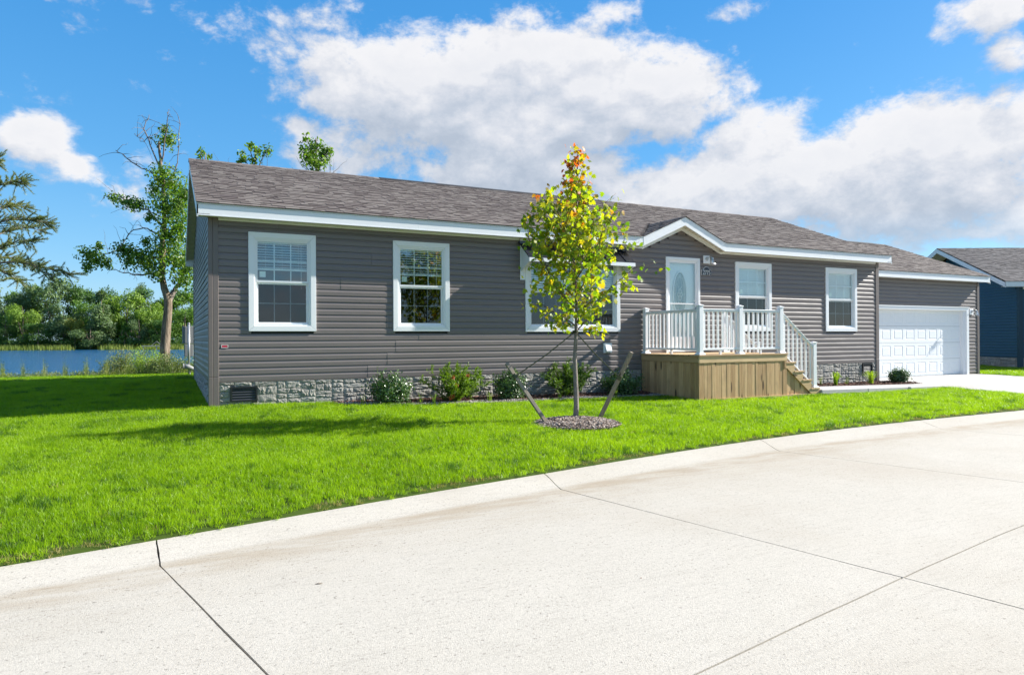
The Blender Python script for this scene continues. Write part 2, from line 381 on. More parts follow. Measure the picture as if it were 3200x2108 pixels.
# grass blades
m, t = mat('grass_blade'); p = pos(t)
k = t.m('ADD', t.m('MULTIPLY', isl(t), 0.42), t.m('ADD', t.m('MULTIPLY', t.maprange(t.noise(p, 1.1, 5, 0.68), 0.34, 0.66), 0.34), t.m('MULTIPLY', orand(t), 0.28)))
c = t.ramp(k, [(0.0, (0.068, 0.148, 0.003)), (0.4, (0.160, 0.285, 0.004)), (0.75, (0.255, 0.395, 0.007)), (0.95, (0.26, 0.38, 0.025)), (1.0, (0.38, 0.38, 0.10))])
d = principled(t, color=c, rough=0.42, spec=0.35)
tr = t.n('ShaderNodeBsdfTranslucent', {'Color': t.n('ShaderNodeVectorMath', {0: c, 1: (1.9, 1.9, 0.5)}, operation='MULTIPLY').outputs[0]})
finish(t, t.n('ShaderNodeMixShader', {0: 0.45, 1: d.outputs[0], 2: tr.outputs[0]})); M['blade'] = m

M['blade_dark'] = leaf_mat('grass_blade_deep', [(0, (0.03, 0.09, 0.006)), (1, (0.09, 0.19, 0.01))], trans=.4)
M['blade_dry'] = leaf_mat('grass_blade_dry', [(0, (0.12, 0.13, 0.02)), (.5, (0.26, 0.22, 0.08)), (1, (0.42, 0.34, 0.18))], trans=.3)
M['maple'] = leaf_mat('maple_leaf', [(0.0, (0.065, 0.15, 0.010)), (0.25, (0.11, 0.20, 0.012)), (0.5, (0.24, 0.30, 0.015)), (0.8, (0.36, 0.33, 0.02)), (0.92, (0.45, 0.20, 0.02)), (1.0, (0.40, 0.08, 0.02))], trans=0.5, nscale=2.2, zgrad=(2.4, 3.7, 0.34), tcol=1.7)
M['poplar'] = leaf_mat('poplar_leaf', [(0.0, (0.035, 0.085, 0.012)), (0.5, (0.08, 0.16, 0.018)), (0.85, (0.18, 0.27, 0.035)), (1.0, (0.32, 0.38, 0.06))], rough=0.35, nscale=0.8)
M['poplar_pale'] = leaf_mat('pale_poplar_leaf', [(0.0, (0.05, 0.11, 0.015)), (0.5, (0.10, 0.19, 0.02)), (0.9, (0.20, 0.28, 0.04)), (1.0, (0.40, 0.40, 0.03))], rough=0.35, nscale=0.8)  # paler, yellower leaf tones for the poplars behind the house
M['holly'] = leaf_mat('shrub_leaf', [(0.0, (0.025, 0.062, 0.016)), (0.55, (0.05, 0.115, 0.026)), (0.9, (0.12, 0.18, 0.05)), (1.0, (0.26, 0.17, 0.10))], rough=0.28, trans=0.2, nscale=5, spec=0.6)
M['yew'] = leaf_mat('yew_needle', [(0.0, (0.05, 0.11, 0.008)), (0.5, (0.12, 0.21, 0.010)), (1.0, (0.22, 0.31, 0.02))], trans=0.35, nscale=5)
M['yewdark'] = leaf_mat('yew_needle_dark', [(0.0, (0.03, 0.075, 0.010)), (0.5, (0.07, 0.14, 0.012)), (1.0, (0.15, 0.23, 0.02))], trans=0.3, nscale=5)
M['orange'] = simple('dry_orange_needles', (0.45, 0.10, 0.02), 0.7)
M['lime'] = leaf_mat('lime_leaf', [(0.0, (0.13, 0.25, 0.02)), (1.0, (0.32, 0.42, 0.05))], trans=0.4)
M['weed'] = leaf_mat('bank_weed', [(0.0, (0.04, 0.075, 0.015)), (0.4, (0.10, 0.15, 0.04)), (0.75, (0.22, 0.25, 0.05)), (1.0, (0.30, 0.24, 0.14))], trans=0.35, nscale=0.9, nw=0.5)
M['pine'] = leaf_mat('pine_needle', [(0.0, (0.075, 0.12, 0.03)), (0.5, (0.16, 0.20, 0.05)), (1.0, (0.27, 0.27, 0.09))], trans=0.2, nscale=1.2)
far_cols = [((0.038, 0.095, 0.016), (0.08, 0.165, 0.03)), ((0.058, 0.13, 0.016), (0.125, 0.23, 0.03)), ((0.05, 0.105, 0.035), (0.13, 0.195, 0.075)),
            ((0.085, 0.17, 0.016), (0.185, 0.29, 0.035)), ((0.022, 0.065, 0.016), (0.052, 0.12, 0.027)), ((0.15, 0.18, 0.02), (0.29, 0.29, 0.05))]
FAR = [leaf_mat('far_leaf', [(0.0, a), (0.7, b), (1.0, tuple(x*1.5 for x in b))], trans=0.25, nscale=0.25, nw=0.6, rough=0.6) for a, b in far_cols]
M['reed'] = leaf_mat('reed_blade', [(0.0, (0.07, 0.11, 0.02)), (0.5, (0.14, 0.19, 0.03)), (1.0, (0.24, 0.24, 0.06))], trans=0.25, nscale=0.2, nw=0.6)
def bark(name, c0, c1, sc_=18):
    m, t = mat(name); q = t.n('ShaderNodeMapping', {'Vector': pos(t), 'Scale': (1, 1, 0.18)}).outputs[0]
    n = t.noise(q, sc_, 5, 0.65, 0.4)
    finish(t, principled(t, color=t.ramp(n, [(0.35, c0), (0.65, c1)]), rough=0.9, spec=0.2, normal=bump(t, n, 0.04, 0.9))); return m
M['bark'] = bark('poplar_bark', (0.09, 0.065, 0.045), (0.30, 0.24, 0.18), 12)
M['twig'] = bark('grey_twig', (0.12, 0.10, 0.085), (0.24, 0.21, 0.18), 30)
M['maplebark'] = bark('maple_bark', (0.17, 0.145, 0.125), (0.30, 0.265, 0.235), 40)
M['maplelimb'] = bark('maple_limb', (0.10, 0.065, 0.05), (0.20, 0.14, 0.11), 40)
def chip_mat(name, stops):
    m, t = mat(name); finish(t, principled(t, color=t.ramp(isl(t), stops), rough=0.85, spec=0.2)); return m
M['chips'] = chip_mat('wood_chips', [(0, (0.12, 0.085, 0.065)), (0.4, (0.24, 0.18, 0.145)), (0.8, (0.38, 0.31, 0.26)), (1, (0.50, 0.44, 0.38))])
M['redchips'] = chip_mat('red_mulch', [(0, (0.055, 0.025, 0.018)), (0.6, (0.14, 0.06, 0.04)), (1, (0.30, 0.17, 0.12))])
M['gravel'] = chip_mat('pale_gravel', [(0, (0.14, 0.12, 0.11)), (0.5, (0.33, 0.30, 0.28)), (1, (0.58, 0.54, 0.50))])

# water
m, t = mat('lake_water'); p = pos(t)
q = t.n('ShaderNodeMapping', {'Vector': p, 'Rotation': (0, 0, YAW), 'Scale': (0.35, 1.6, 1)}).outputs[0]
h = t.m('ADD', t.noise(q, 1.6, 4, 0.6), t.m('MULTIPLY', t.noise(q, 0.3, 2), 0.8))
finish(t, principled(t, color=(0.012, 0.085, 0.20), rough=0.12, spec=0.5, normal=bump(t, h, 0.25, 0.85))); M['water'] = m

# ------------------------------------------------------------------ terrain
EDGE = [(-40, -14.0), (-14, -9.6), (-7, -8.05), (-3.5, -7.38), (-1.6, -7.06), (-0.7, -6.86), (0.36, -6.6), (1.6, -6.33), (2.95, -6.06), (4.8, -5.68), (6.86, -5.36), (8.9, -5.15), (10.9, -5.05), (14.3, -5.0), (24, -4.95), (60, -4.9)]
ex = np.array([e[0] for e in EDGE], float); ey = np.array([e[1] for e in EDGE], float)
def edge(x):
    # smooth version of the kerb line
    return float(np.mean(np.interp([x-0.9, x-0.45, x, x+0.45, x+0.9], ex, ey)))
def sm(a, b, x):
    t = min(1, max(0, (x-a)/(b-a))); return t*t*(3-2*t)
WATER = -1.6
def crest(x): return 10.2 + 9*sm(8, 26, x)
def ground(x, y):
    e = edge(x)
    if x < 0: h0 = -0.43 + 0.03*max(x, -12)
    else: h0 = -0.43 - 0.13*sm(0, 14, x)
    if y < e: return -0.80
    if y < 0:
        fr = (y-e)/(0-e); z = -0.745 + (h0+0.745)*fr**0.65
    else:
        back = -0.33 if x < 3 else -0.33-0.18*sm(3, 20, x)
        z = h0 + (back-h0)*sm(0, 9, y)
    cr_ = crest(x)
    if y > cr_:
        d = y-cr_
        z = z - 0.06*min(d, 5) if d < 5 else z - 0.30
        if d > 5: z -= 2.2*sm(5, 11, d)
        dp = (x-CAM.x)*math.sin(YAW)+(y-CAM.y)*math.cos(YAW)
        if dp > 176: z = -2.7 + 2.9*sm(176, 208, dp) + 1.0*sm(208, 290, dp)
    return z
xs = sorted(set([round(v, 3) for v in list(np.arange(-14, 26, 0.5)) + list(np.arange(26, 60, 2)) + list(np.arange(-40, -14, 2)) + [-600, -400, -300]+list(range(-240, -40, 12))+[75, 100, 125, 150, 175, 200, 225, 250, 300, 350, 450, 700]]))
offs = [-400, -150, -60, -25, -10, -4, -1.5, -0.4, -0.03, 0.0, 0.12, 0.3, 0.6, 1.0, 1.5, 2.2, 3.0]
ys_abs = list(np.arange(-1.8, 20, 0.5)) + [20.5, 21, 22, 24, 28, 40, 80, 120]+list(range(130, 330, 5))+[345, 370, 400, 700, 1500]
V, Fc = [], []
for x in xs:
    e = edge(x)
    for o_ in offs:
        y = e+o_; z = ground(x, y+1e-4) if o_ >= 0 else -0.98
        V.append((x, y, z))
    for y in ys_abs:
        yy = y if y > -1.8+1e-6 else -1.8
        V.append((x, max(yy, e+3.1), ground(x, yy)))
nr = len(offs)+len(ys_abs)
for i in range(len(xs)-1):
    for j in range(nr-1):
        a = i*nr+j; Fc.append((a, a+nr, a+nr+1, a+1))
me = np_mesh('ground', V, Fc, M['ground'], True); link('ground', me, kind='structure')
me = np_mesh('lake', [(-900, 13, WATER), (900, 13, WATER), (900, 520, WATER), (-900, 520, WATER)], [(0, 1, 2, 3)], M['water']); link('lake', me, kind='structure')

# ------------------------------------------------------------------ road of concrete slabs
road = MB()
xs_r = np.arange(-16, 26, 1.0)
for i in range(len(xs_r)-1):
    a, b = xs_r[i], xs_r[i+1]
    road.add([(a, edge(a)-14, -0.845), (b, edge(b)-14, -0.845), (b, edge(b)-0.0, -0.845), (a, edge(a)-0.0, -0.845)], [(0, 1, 2, 3)])
road_o = road.obj('road', M['joint'], None, kind='structure')
# transverse joints: kerb edge x, kink point, point on the long joint, far point
def lerp2(p, q, t): return (p[0]+(q[0]-p[0])*t, p[1]+(q[1]-p[1])*t)
JE = [-9.0, -4.75, -0.71, 2.97, 6.86, 10.95, 15.2, 19.6, 24.0]
joints = []
for i, x in enumerate(JE):
    e = (x, edge(x))
    nx = {2: 0.0, 3: -0.16, 4: -0.36, 5: -0.45}.get(i, 0.02*(4-i) if i < 2 else -0.45)
    kk = (x+nx+0.03, e[1]-0.50-0.14*min(1, max(0, (x-0)/6)))
    mm = {2: (0.03, -10.42), 3: (3.40, -9.78), 4: (7.25, -9.25)}.get(i)
    if mm is None:
        mm = (x+0.5 if i < 2 else x+0.35, edge(x)-3.55 if i < 2 else edge(x)-3.9)
    ff = (mm[0]+(mm[0]-kk[0])*1.25, mm[1]+(mm[1]-kk[1])*1.25)
    joints.append((e, kk, mm, ff))
def zr(t_):   # surface height by lane coordinate: rolled kerb then road
    if t_ < 1: return -0.756 - 0.044*sm(0.0, 1.0, t_)**1.0
    return -0.80 + 0.012*min(1, (t_-1))
def slab(i, lane):
    A, B = joints[i], joints[i+1]
    nU = 16; rows = ([(0, s) for s in np.linspace(0, 1, 7)] + [(1, s) for s in np.linspace(0.06, 1, 12)]) if lane == 0 else [(2, s) for s in np.linspace(0, 1, 6)]
    V, Fc, G = [], [], []
    rr = random.Random(i*7+lane)
    gap = 0.0055
    for (seg, s) in rows:
        for u in range(nU+1):
            t_ = u/nU
            p0 = lerp2(A[seg], A[seg+1], s); p1 = lerp2(B[seg], B[seg+1], s)
            p = lerp2(p0, p1, t_)
            # follow the curve of the kerb
            bow = edge(A[0][0]+(B[0][0]-A[0][0])*t_) - (A[0][1]+(B[0][1]-A[0][1])*t_)
            p = (p[0], p[1]+bow)
            L = math.hypot(p1[0]-p0[0], p1[1]-p0[1]); g_ = gap/L
            wob = 0.0012*math.sin(7*s+i*2)+0.0012*math.sin(23*s+i)+0.0008*math.sin(61*s)
            if u == 0: p = (p[0]+gap+wob, p[1])
            if u == nU: p = (p[0]-gap+wob, p[1])
            if seg == 1 and s == 1: p = (p[0], p[1]+0.006+0.002*math.sin(u*1.3))
            if seg == 2 and s == 0: p = (p[0], p[1]-0.006+0.002*math.sin(u*1.3))
            V.append((p[0], p[1], zr(seg+s)))
            tt = seg+s
            G.append(max(0, 1-abs(tt-1.02)/0.10) + 0.35*max(0, 1-abs(tt-1.12)/0.22) if seg < 2 else 0.0)
    n = nU+1; nrw = len(rows)
    for r in range(nrw-1):
        for u in range(nU):
            a = r*n+u; Fc.append((a, a+n, a+n+1, a+1))
    # skirt
    ring = [u for u in range(n)] + [r*n+nU for r in range(1, nrw)] + [(nrw-1)*n+u for u in range(nU-1, -1, -1)] + [r*n for r in range(nrw-2, 0, -1)]
    o_ = len(V)
    for k in ring: V.append((V[k][0], V[k][1], V[k][2]-0.06 if True else 0)); G.append(0)
    for k in range(len(ring)):
        k2 = (k+1) % len(ring); Fc.append((ring[k], ring[k2], o_+k2, o_+k))
    me = np_mesh('concrete_slab', V, Fc, M['concrete'])
    at = me.attributes.new('gutter', 'FLOAT', 'POINT'); at.data.foreach_set('value', G)
    o = link('concrete_slab', me, road_o)
    return o
for i in range(len(joints)-1):
    for lane in (0, 1): slab(i, lane)

# driveway and front walk (pale new concrete)
def flat_poly(name, pts, top, thick, m, parent=None, **pr):
    b = MB(); P = [(x, y, top(x, y)) for x, y in pts]; b.prism([(x, y, z-thick) for x, y, z in P], (0, 0, thick)); return bevel(b.obj(name, m, parent, **pr), 0.01, 1)
dz = lambda x, y: -0.565 + 0.185*max(0, min(1, (0.9-y)/5.8))*-1
drive = D.objects.new('driveway', None); COL.objects.link(drive); drive['kind'] = 'structure'
for ix in range(2):
    for iy in range(3):
        V, Fc = [], []; nx_, ny_ = 6, 8; X0 = 17.06+ix*3.04; X1 = X0+3.03; ya = [-4.98, -3.0, -1.0][iy]; yb = [-3.01, -1.01, 0.98][iy]
        for j in range(ny_+1):
            for i in range(nx_+1):
                x = X0+(X1-X0)*i/nx_; y = max(ya, edge(x)+.005) + (yb-max(ya, edge(x)+.005))*j/ny_; V.append((x, y, ground(x, y)+0.012))
        for j in range(ny_):
            for i in range(nx_): a = j*(nx_+1)+i; Fc.append((a, a+1, a+nx_+2, a+nx_+1))
        ring = list(range(nx_+1))+[j*(nx_+1)+nx_ for j in range(1, ny_+1)]+[ny_*(nx_+1)+i for i in range(nx_-1, -1, -1)]+[j*(nx_+1) for j in range(ny_-1, 0, -1)]; k0 = len(V)
        for q in ring: V.append((V[q][0], V[q][1], V[q][2]-.1))
        for q in range(len(ring)): q2 = (q+1) % len(ring); Fc.append((ring[q2], ring[q], k0+q, k0+q2))
        link('concrete_slab', np_mesh('concrete_slab', V, Fc, M['pale_concrete']), drive)
walk = D.objects.new('front_walk', None); COL.objects.link(walk); walk['kind'] = 'structure'
wz = lambda x, y: -0.475 - 0.085*(x-12.3)/4.8
for k in range(3):
    xa = 12.37+k*1.56; xb = xa+1.55
    flat_poly('concrete_slab', [(xa, -1.95), (xb, -1.95+0.05*k), (xb, -1.08), (xa, -1.08)], wz, 0.10, M['pale_concrete'], walk)

# ------------------------------------------------------------------ lawn of real blades
def point_in(poly, x, y):
    c = False; n = len(poly); j = n-1
    for i in range(n):
        xi, yi = poly[i]; xj, yj = poly[j]
        if (yi > y) != (yj > y) and x < (xj-xi)*(y-yi)/(yj-yi)+xi: c = not c
        j = i
    return c
BED_L = [(2.0, 0.1), (2.05, -0.45), (2.5, -0.72), (3.3, -0.93), (4.3, -1.02), (5.5, -1.06), (6.8, -1.02), (7.9, -0.95), (8.95, -0.98), (8.95, 0.1)]
BED_R = [(12.34, 0.1), (12.34, -1.06), (16.9, -1.06), (17.5, -0.95), (17.75, -0.6), (17.1, 0.1)]
MUL = (4.86, -3.66)      # mulch ring centre, radius set below
TREE = (5.02, -3.41)
BH = (28.45, 2.2)        # near corner of the blue house
BA = Vector((math.cos(YAW), -math.sin(YAW), 0)); BB = Vector((math.sin(YAW), math.cos(YAW), 0))
def lawn_ok(x, y):
    e = edge(x)
    if y < e+0.015: return False
    if -0.05 < x < 23.5 and 0.0 < y < 7.85: return False
    if x > 8.8 and x < 11.4 and -1.94 < y <= 0: return False
    if 11.3 <= x <= 12.36 and -1.9 < y <= 0: return False
    if 12.3 < x < 17.2 and -1.97 < y <= 0: return False
    if 16.95 < x < 23.05 and y < 0.95 and x > (16.95 if y > -3 else 17.1): return False
    if point_in(BED_L, x, y) or point_in(BED_R, x, y): return False
    if ((x-MUL[0])/0.62)**2+((y-MUL[1])/0.62)**2 < 1: return False
    d = Vector((x-BH[0], y-BH[1], 0)); a, b = d.dot(BA), d.dot(BB)
    if -0.02 < a < 20 and -0.02 < b < 8: return False
    return y < crest(x)+0.6
pr = random.Random(3)
pts, rots, scl, idx = [], [], [], []
def visible(x, y, pad=0.8):
    dx, dy = x-CAM.x, y-CAM.y
    f_ = dx*math.sin(YAW)+dy*math.cos(YAW); r_ = dx*math.cos(YAW)-dy*math.sin(YAW)
    return f_ > 0.5 and abs(r_) < f_*0.78+pad
def lawn_cells():
    x = -14.0
    while x < 44:
        y = edge(x)
        ymax = crest(x)+0.6
        while y < ymax:
            d = math.hypot(x-CAM.x, y-CAM.y)
            yield x, y, d
            y += (0.075 if d < 11 else 0.10 if d < 20 else 0.16)
        d = math.hypot(x-CAM.x, -3-CAM.y)
        x += (0.075 if d < 13 else 0.10 if d < 20 else 0.16)
for x, y, d in lawn_cells():
    if not visible(x, y, 2.0): continue
    st_ = 0.075 if d < 11 else 0.10 if d < 20 else 0.16
    px, py = x+pr.uniform(-.5, .5)*st_, y+pr.uniform(-.5, .5)*st_
    if not lawn_ok(px, py): continue
    z = ground(px, py)
    gx = (ground(px+0.2, py)-z)/0.2; gy = (ground(px, py+0.2)-z)/0.2 if lawn_ok(px, py+0.2) else 0
    ty, tx = -math.atan(gx)*0.9, math.atan(gy)*0.9
    pts.append((px, py, z-0.004)); rots.append((tx, ty, pr.uniform(0, 6.28)))
    s = (1.0 if d < 11 else 1.25 if d < 20 else 1.9)
    hgt = 1.0+0.28*mnoise.noise(Vector((px*0.9, py*0.9, 0)))
    near_e = py-edge(px)
    nz = mnoise.noise(Vector((px*1.7, py*1.7, 5)))
    scl.append((s, s, s**0.35*hgt*(0.75 if near_e < 0.12 else 1.0))); idx.append(8 if near_e < 0.10 and nz > -0.05 and pr.random() < .75 else 6 if near_e < .07 and pr.random() < .35 else 8 if pr.random() < 0.006 else 7 if (nz > .28 and pr.random() < .35) or pr.random() < .015 else pr.randrange(6))
def tuft(seed, n=52, R=0.062, m=None, hs=1.0, ls=1.0):
    r = random.Random(seed); V, Fc = [], []
    for _ in range(n):
        a = r.uniform(0, 6.28); q = R*math.sqrt(r.random()); bx, by = q*math.cos(a), q*math.sin(a)
        h = r.uniform(0.026, 0.064)*(1.3 if r.random() < 0.10 else 1)*hs; wd = r.uniform(0.0011, 0.0021)
        la = r.uniform(0, 6.28); lean = r.uniform(0.1, 0.85)*h*ls
        lx, ly = math.cos(la)*lean, math.sin(la)*lean
        fa = r.uniform(0, 6.28); wx, wy = math.cos(fa)*wd, math.sin(fa)*wd
        o = len(V)
        V += [(bx-wx, by-wy, 0), (bx+wx, by+wy, 0), (bx+wx*.8+lx*.35, by+wy*.8+ly*.35, h*.62), (bx-wx*.8+lx*.35, by-wy*.8+ly*.35, h*.62), (bx+lx, by+ly, h)]
        Fc += [(o, o+1, o+2, o+3), (o+3, o+2, o+4, o+4)]
    V2, T = V, []
    for f in Fc:
        if f[2] == f[3]: T.append((f[0], f[1], f[2]))
        else: T += [(f[0], f[1], f[2]), (f[0], f[2], f[3])]
    return np_mesh('grass_tuft', V2, T, m or M['blade'])
def scatter(name, sources, pts, rots, scl, idx, parent=None, **pr_):
    me = D.meshes.new(name); me.vertices.add(len(pts)); me.vertices.foreach_set('co', np.asarray(pts, np.float32).ravel())
    a = me.attributes.new('rot', 'FLOAT_VECTOR', 'POINT'); a.data.foreach_set('vector', np.asarray(rots, np.float32).ravel())
    a = me.attributes.new('scl', 'FLOAT_VECTOR', 'POINT'); a.data.foreach_set('vector', np.asarray(scl, np.float32).ravel())
    a = me.attributes.new('idx', 'INT', 'POINT'); a.data.foreach_set('value', np.asarray(idx, np.int32))
    me.update(); o = link(name, me, parent, **pr_)
    ng = D.node_groups.new(name+'_scatter', 'GeometryNodeTree')
    ng.interface.new_socket('Geometry', in_out='INPUT', socket_type='NodeSocketGeometry')
    ng.interface.new_socket('Geometry', in_out='OUTPUT', socket_type='NodeSocketGeometry')
    N = NT(ng); gi_ = N.n('NodeGroupInput'); go_ = N.n('NodeGroupOutput')
    join = N.n('GeometryNodeJoinGeometry')
    for s_ in reversed(sources):
        so = D.objects.new('tuft_source', s_)
        oi = N.n('GeometryNodeObjectInfo'); oi.inputs['Object'].default_value = so; oi.inputs['As Instance'].default_value = True
        ng.links.new(oi.outputs['Geometry'], join.inputs[0])
    def na(nm, ty): 
        nd = N.n('GeometryNodeInputNamedAttribute', data_type=ty); nd.inputs[0].default_value = nm; return nd.outputs[0]
    iop = N.n('GeometryNodeInstanceOnPoints'); ng.links.new(gi_.outputs[0], iop.inputs['Points']); ng.links.new(join.outputs[0], iop.inputs['Instance'])
    iop.inputs['Pick Instance'].default_value = True
    ng.links.new(na('idx', 'INT'), iop.inputs['Instance Index'])
    e2r = N.n('FunctionNodeEulerToRotation'); ng.links.new(na('rot', 'FLOAT_VECTOR'), e2r.inputs[0])
    ng.links.new(e2r.outputs[0], iop.inputs['Rotation']); ng.links.new(na('scl', 'FLOAT_VECTOR'), iop.inputs['Scale'])
    ng.links.new(iop.outputs[0], go_.inputs[0])
    md = o.modifiers.new('scatter', 'NODES'); md.node_group = ng
    return o
print('tufts', len(pts))
lawn = scatter('grass', [tuft(s) for s in range(6)]+[tuft(6, 16, .05, None, 1.9, 1.4), tuft(7, 44, .06, M['blade_dark'], 1.15), tuft(8, 34, .06, M['blade_dry'], .7)], pts, rots, scl, idx, None, kind='stuff')
tag(lawn, 'mown bright green lawn between the road and the houses', 'grass')

# ------------------------------------------------------------------ the house
HL, HD, HH = 17.03, 7.8, 2.71
OV, OVS, ZE, HF, ZR = 0.28, 0.21, 2.925, 0.20, 4.615
SL = (ZR-ZE)/(HD/2+OV)
house = thing('house', 'long single-storey house with brown-grey siding, white trimmed windows and attached garage', 'house', (0, 0, 0))
CH = 0.1143
def siding_run(mb, x0, x1, z0, y, clip=None, h=CH):
    """one clapboard course facing -Y: flat face leaning out to a lip, cove at the top"""
    t_ = 0.018
    prof = [(0.0, 0.0), (-t_, 0.003), (-t_-0.001, 0.068), (-t_+0.007, 0.090), (-0.004, h)]
    V = []
    for (yy, zz) in prof:
        V += [(x0, y+yy, z0+zz), (x1, y+yy, z0+zz)]
    Fc = [(2*i, 2*i+1, 2*i+3, 2*i+2) for i in range(len(prof)-1)]
    # ends
    Fc += [(0, 2, 4, 6, 8), (9, 7, 5, 3, 1)]
    mb.add(V, Fc)
def subtract(iv, holes):
    out = [iv]
    for a, b in holes:
        nx = []
        for p, q in out:
            if b <= p or a >= q: nx.append((p, q))
            else:
                if a > p: nx.append((p, a))
                if b < q: nx.append((b, q))
        out = nx
    return [o for o in out if o[1]-o[0] > 0.02]
def wall_panels(parent, x0, x1, z0, rows, holes, y, m, seed, limit=None, T=None):
    """double course panels, each a part; holes (x0,x1,z0,z1); limit(z)->(a,b) narrows for gables; T maps a local point"""
    r = random.Random(seed)
    for row in range(rows):
        zb = z0+row*2*CH
        L, R = x0, x1
        cuts = [L]; c = L + r.uniform(0.6, 3.7)
        while c < R-0.5: cuts.append(c); c += 3.76
        cuts.append(R)
        for k in range(len(cuts)-1):
            pcs = []
            for cc in range(2):
                zc = zb+cc*CH
                a, b = cuts[k], cuts[k+1]-(0.002 if k < len(cuts)-2 else 0)
                if limit:
                    la, lb = limit(zc+CH*0.5); a, b = max(a, la), min(b, lb)
                    if b-a < 0.03: continue
                hs = [(h[0], h[1]) for h in holes if h[2] < zc+CH*0.75 and h[3] > zc+CH*0.3]
                for (p, q) in subtract((a, b), hs):
                    if q-p < 0.04: continue
                    hit = [e for e in pcs if e[2] == cc-1 and not e[3] and p < e[1] and q > e[0]]
                    if hit: mb = hit[0][4]; hit[0][3] = True; pcs.append([p, q, cc, True, mb])
                    else: mb = MB(); pcs.append([p, q, cc, False, mb])
                    siding_run(mb, p, q, zc, y-(0.003 if k % 2 else 0))
            for mb in {id(e[4]): e[4] for e in pcs}.values():
                if T: mb.v = [tuple(T(Vector(v))) for v in mb.v]
                mb.obj('siding_panel', m, parent)

# window data: x0,x1,z0,z1 outer casing
WINS = [(0.595, 1.72, 0.845, 2.545), (3.133, 4.262, 0.845, 2.545), (5.93, 8.29, 0.835, 2.545), (11.705, 12.92, 0.845, 2.54), (14.90, 16.134, 0.84, 2.535)]
DOOR = (9.576, 10.588, 0.37, 2.56)
holes = [(w_[0]+0.04, w_[1]-0.04, w_[2]+0.03, w_[3]-0.03) for w_ in WINS] + [(DOOR[0]+0.02, DOOR[1]-0.02, DOOR[2], DOOR[3]-0.02)]
GX0, GX1, GAX, GZF, GZA = 8.905, 11.265, 10.05, 2.69, 3.19
def lim_front(z):
    if z < HH: return (0.12, HL-0.1)
    t_ = (z-GZF)/(GZA-GZF)
    return (GX0+(GAX-GX0)*t_, GX1-(GX1-GAX)*t_)
wall_panels(house, 0.12, HL-0.1, 0, 14, holes, 0, M['siding'], 5, lim_front)
# side wall facing -X : local (u along -Y.., ) map
Ts = lambda p: Vector((p.y, HD-p.x, p.z))     # local x = distance from the back, local -y = outwards (-X)
def lim_side(z):
    if z < HH: return (0, HD-0.12)
    t_ = (z-2.75)/(ZR-0.12-2.75); return (HD/2*t_, HD-HD/2*t_)
wall_panels(house, 0, HD-0.12, 0, 20, [], 0, M['siding'], 9, lim_side, Ts)
# sheathing behind
b = MB()
def wall_with_holes(mb, x0, x1, z0, z1, hs, y):
    xs_ = sorted(set([x0, x1]+[h[0] for h in hs]+[h[1] for h in hs])); zs_ = sorted(set([z0, z1]+[h[2] for h in hs]+[h[3] for h in hs]))
    for i in range(len(xs_)-1):
        for j in range(len(zs_)-1):
            cx_, cz_ = (xs_[i]+xs_[i+1])/2, (zs_[j]+zs_[j+1])/2
            if any(h[0] < cx_ < h[1] and h[2] < cz_ < h[3] for h in hs): continue
            mb.add([(xs_[i], y, zs_[j]), (xs_[i+1], y, zs_[j]), (xs_[i+1], y, zs_[j+1]), (xs_[i], y, zs_[j+1])], [(0, 1, 2, 3)])
wall_with_holes(b, 0, HL, -0.7, 2.8, [(h[0]+0.03, h[1]-0.03, h[2]+0.03, h[3]-0.03) for h in holes], 0.01)
b.add([(GX0, 0.01, 2.8), (GX1, 0.01, 2.8), (GAX, 0.01, 3.2)], [(0, 1, 2)])
b.add([(0.01, HD, -0.7), (0.01, 0.01, -0.7), (0.01, 0.01, 2.8), (0.01, HD/2, ZR-0.05), (0.01, HD, 2.8)], [(0, 1, 2, 3, 4)])
b.add([(HL-.01, HD, -0.7), (HL-.01, 0.01, -0.7), (HL-.01, 0.01, 2.8), (HL-.01, HD/2, ZR-0.05), (HL-.01, HD, 2.8)], [(4, 3, 2, 1, 0)])
b.add([(0, HD, -0.7), (HL, HD, -0.7), (HL, HD, 2.8), (0, HD, 2.8)], [(3, 2, 1, 0)])
b.obj('wall', M['wall_sheath'], house)
# corner posts
def post(x0, x1, y0, y1, z0, z1, m=None, parent=house, name='corner_post'):
    mb = MB(); mb.box(x0, y0, z0, x1, y1, z1); o = mb.obj(name, m or M['post'], parent); bevel(o, 0.006, 2); return o
post(-0.035, 0.035, -0.035, 0.10, 0.08, 2.76); post(0.037, 0.125, -0.032, 0.0, 0.08, 2.76)
post(-0.035, 0.035, -0.037, 0.10, -0.55, 0.078); post(0.037, 0.125, -0.034, 0.0, -0.55, 0.078)
post(-0.03, 0.0, HD-0.1, HD+0.02, -0.4, 2.72)
post(HL-0.10, HL+0.03, -0.03, 0.10, 0.08, 2.745); post(HL-0.10, HL+0.03, -0.032, 0.10, -0.62, 0.078)

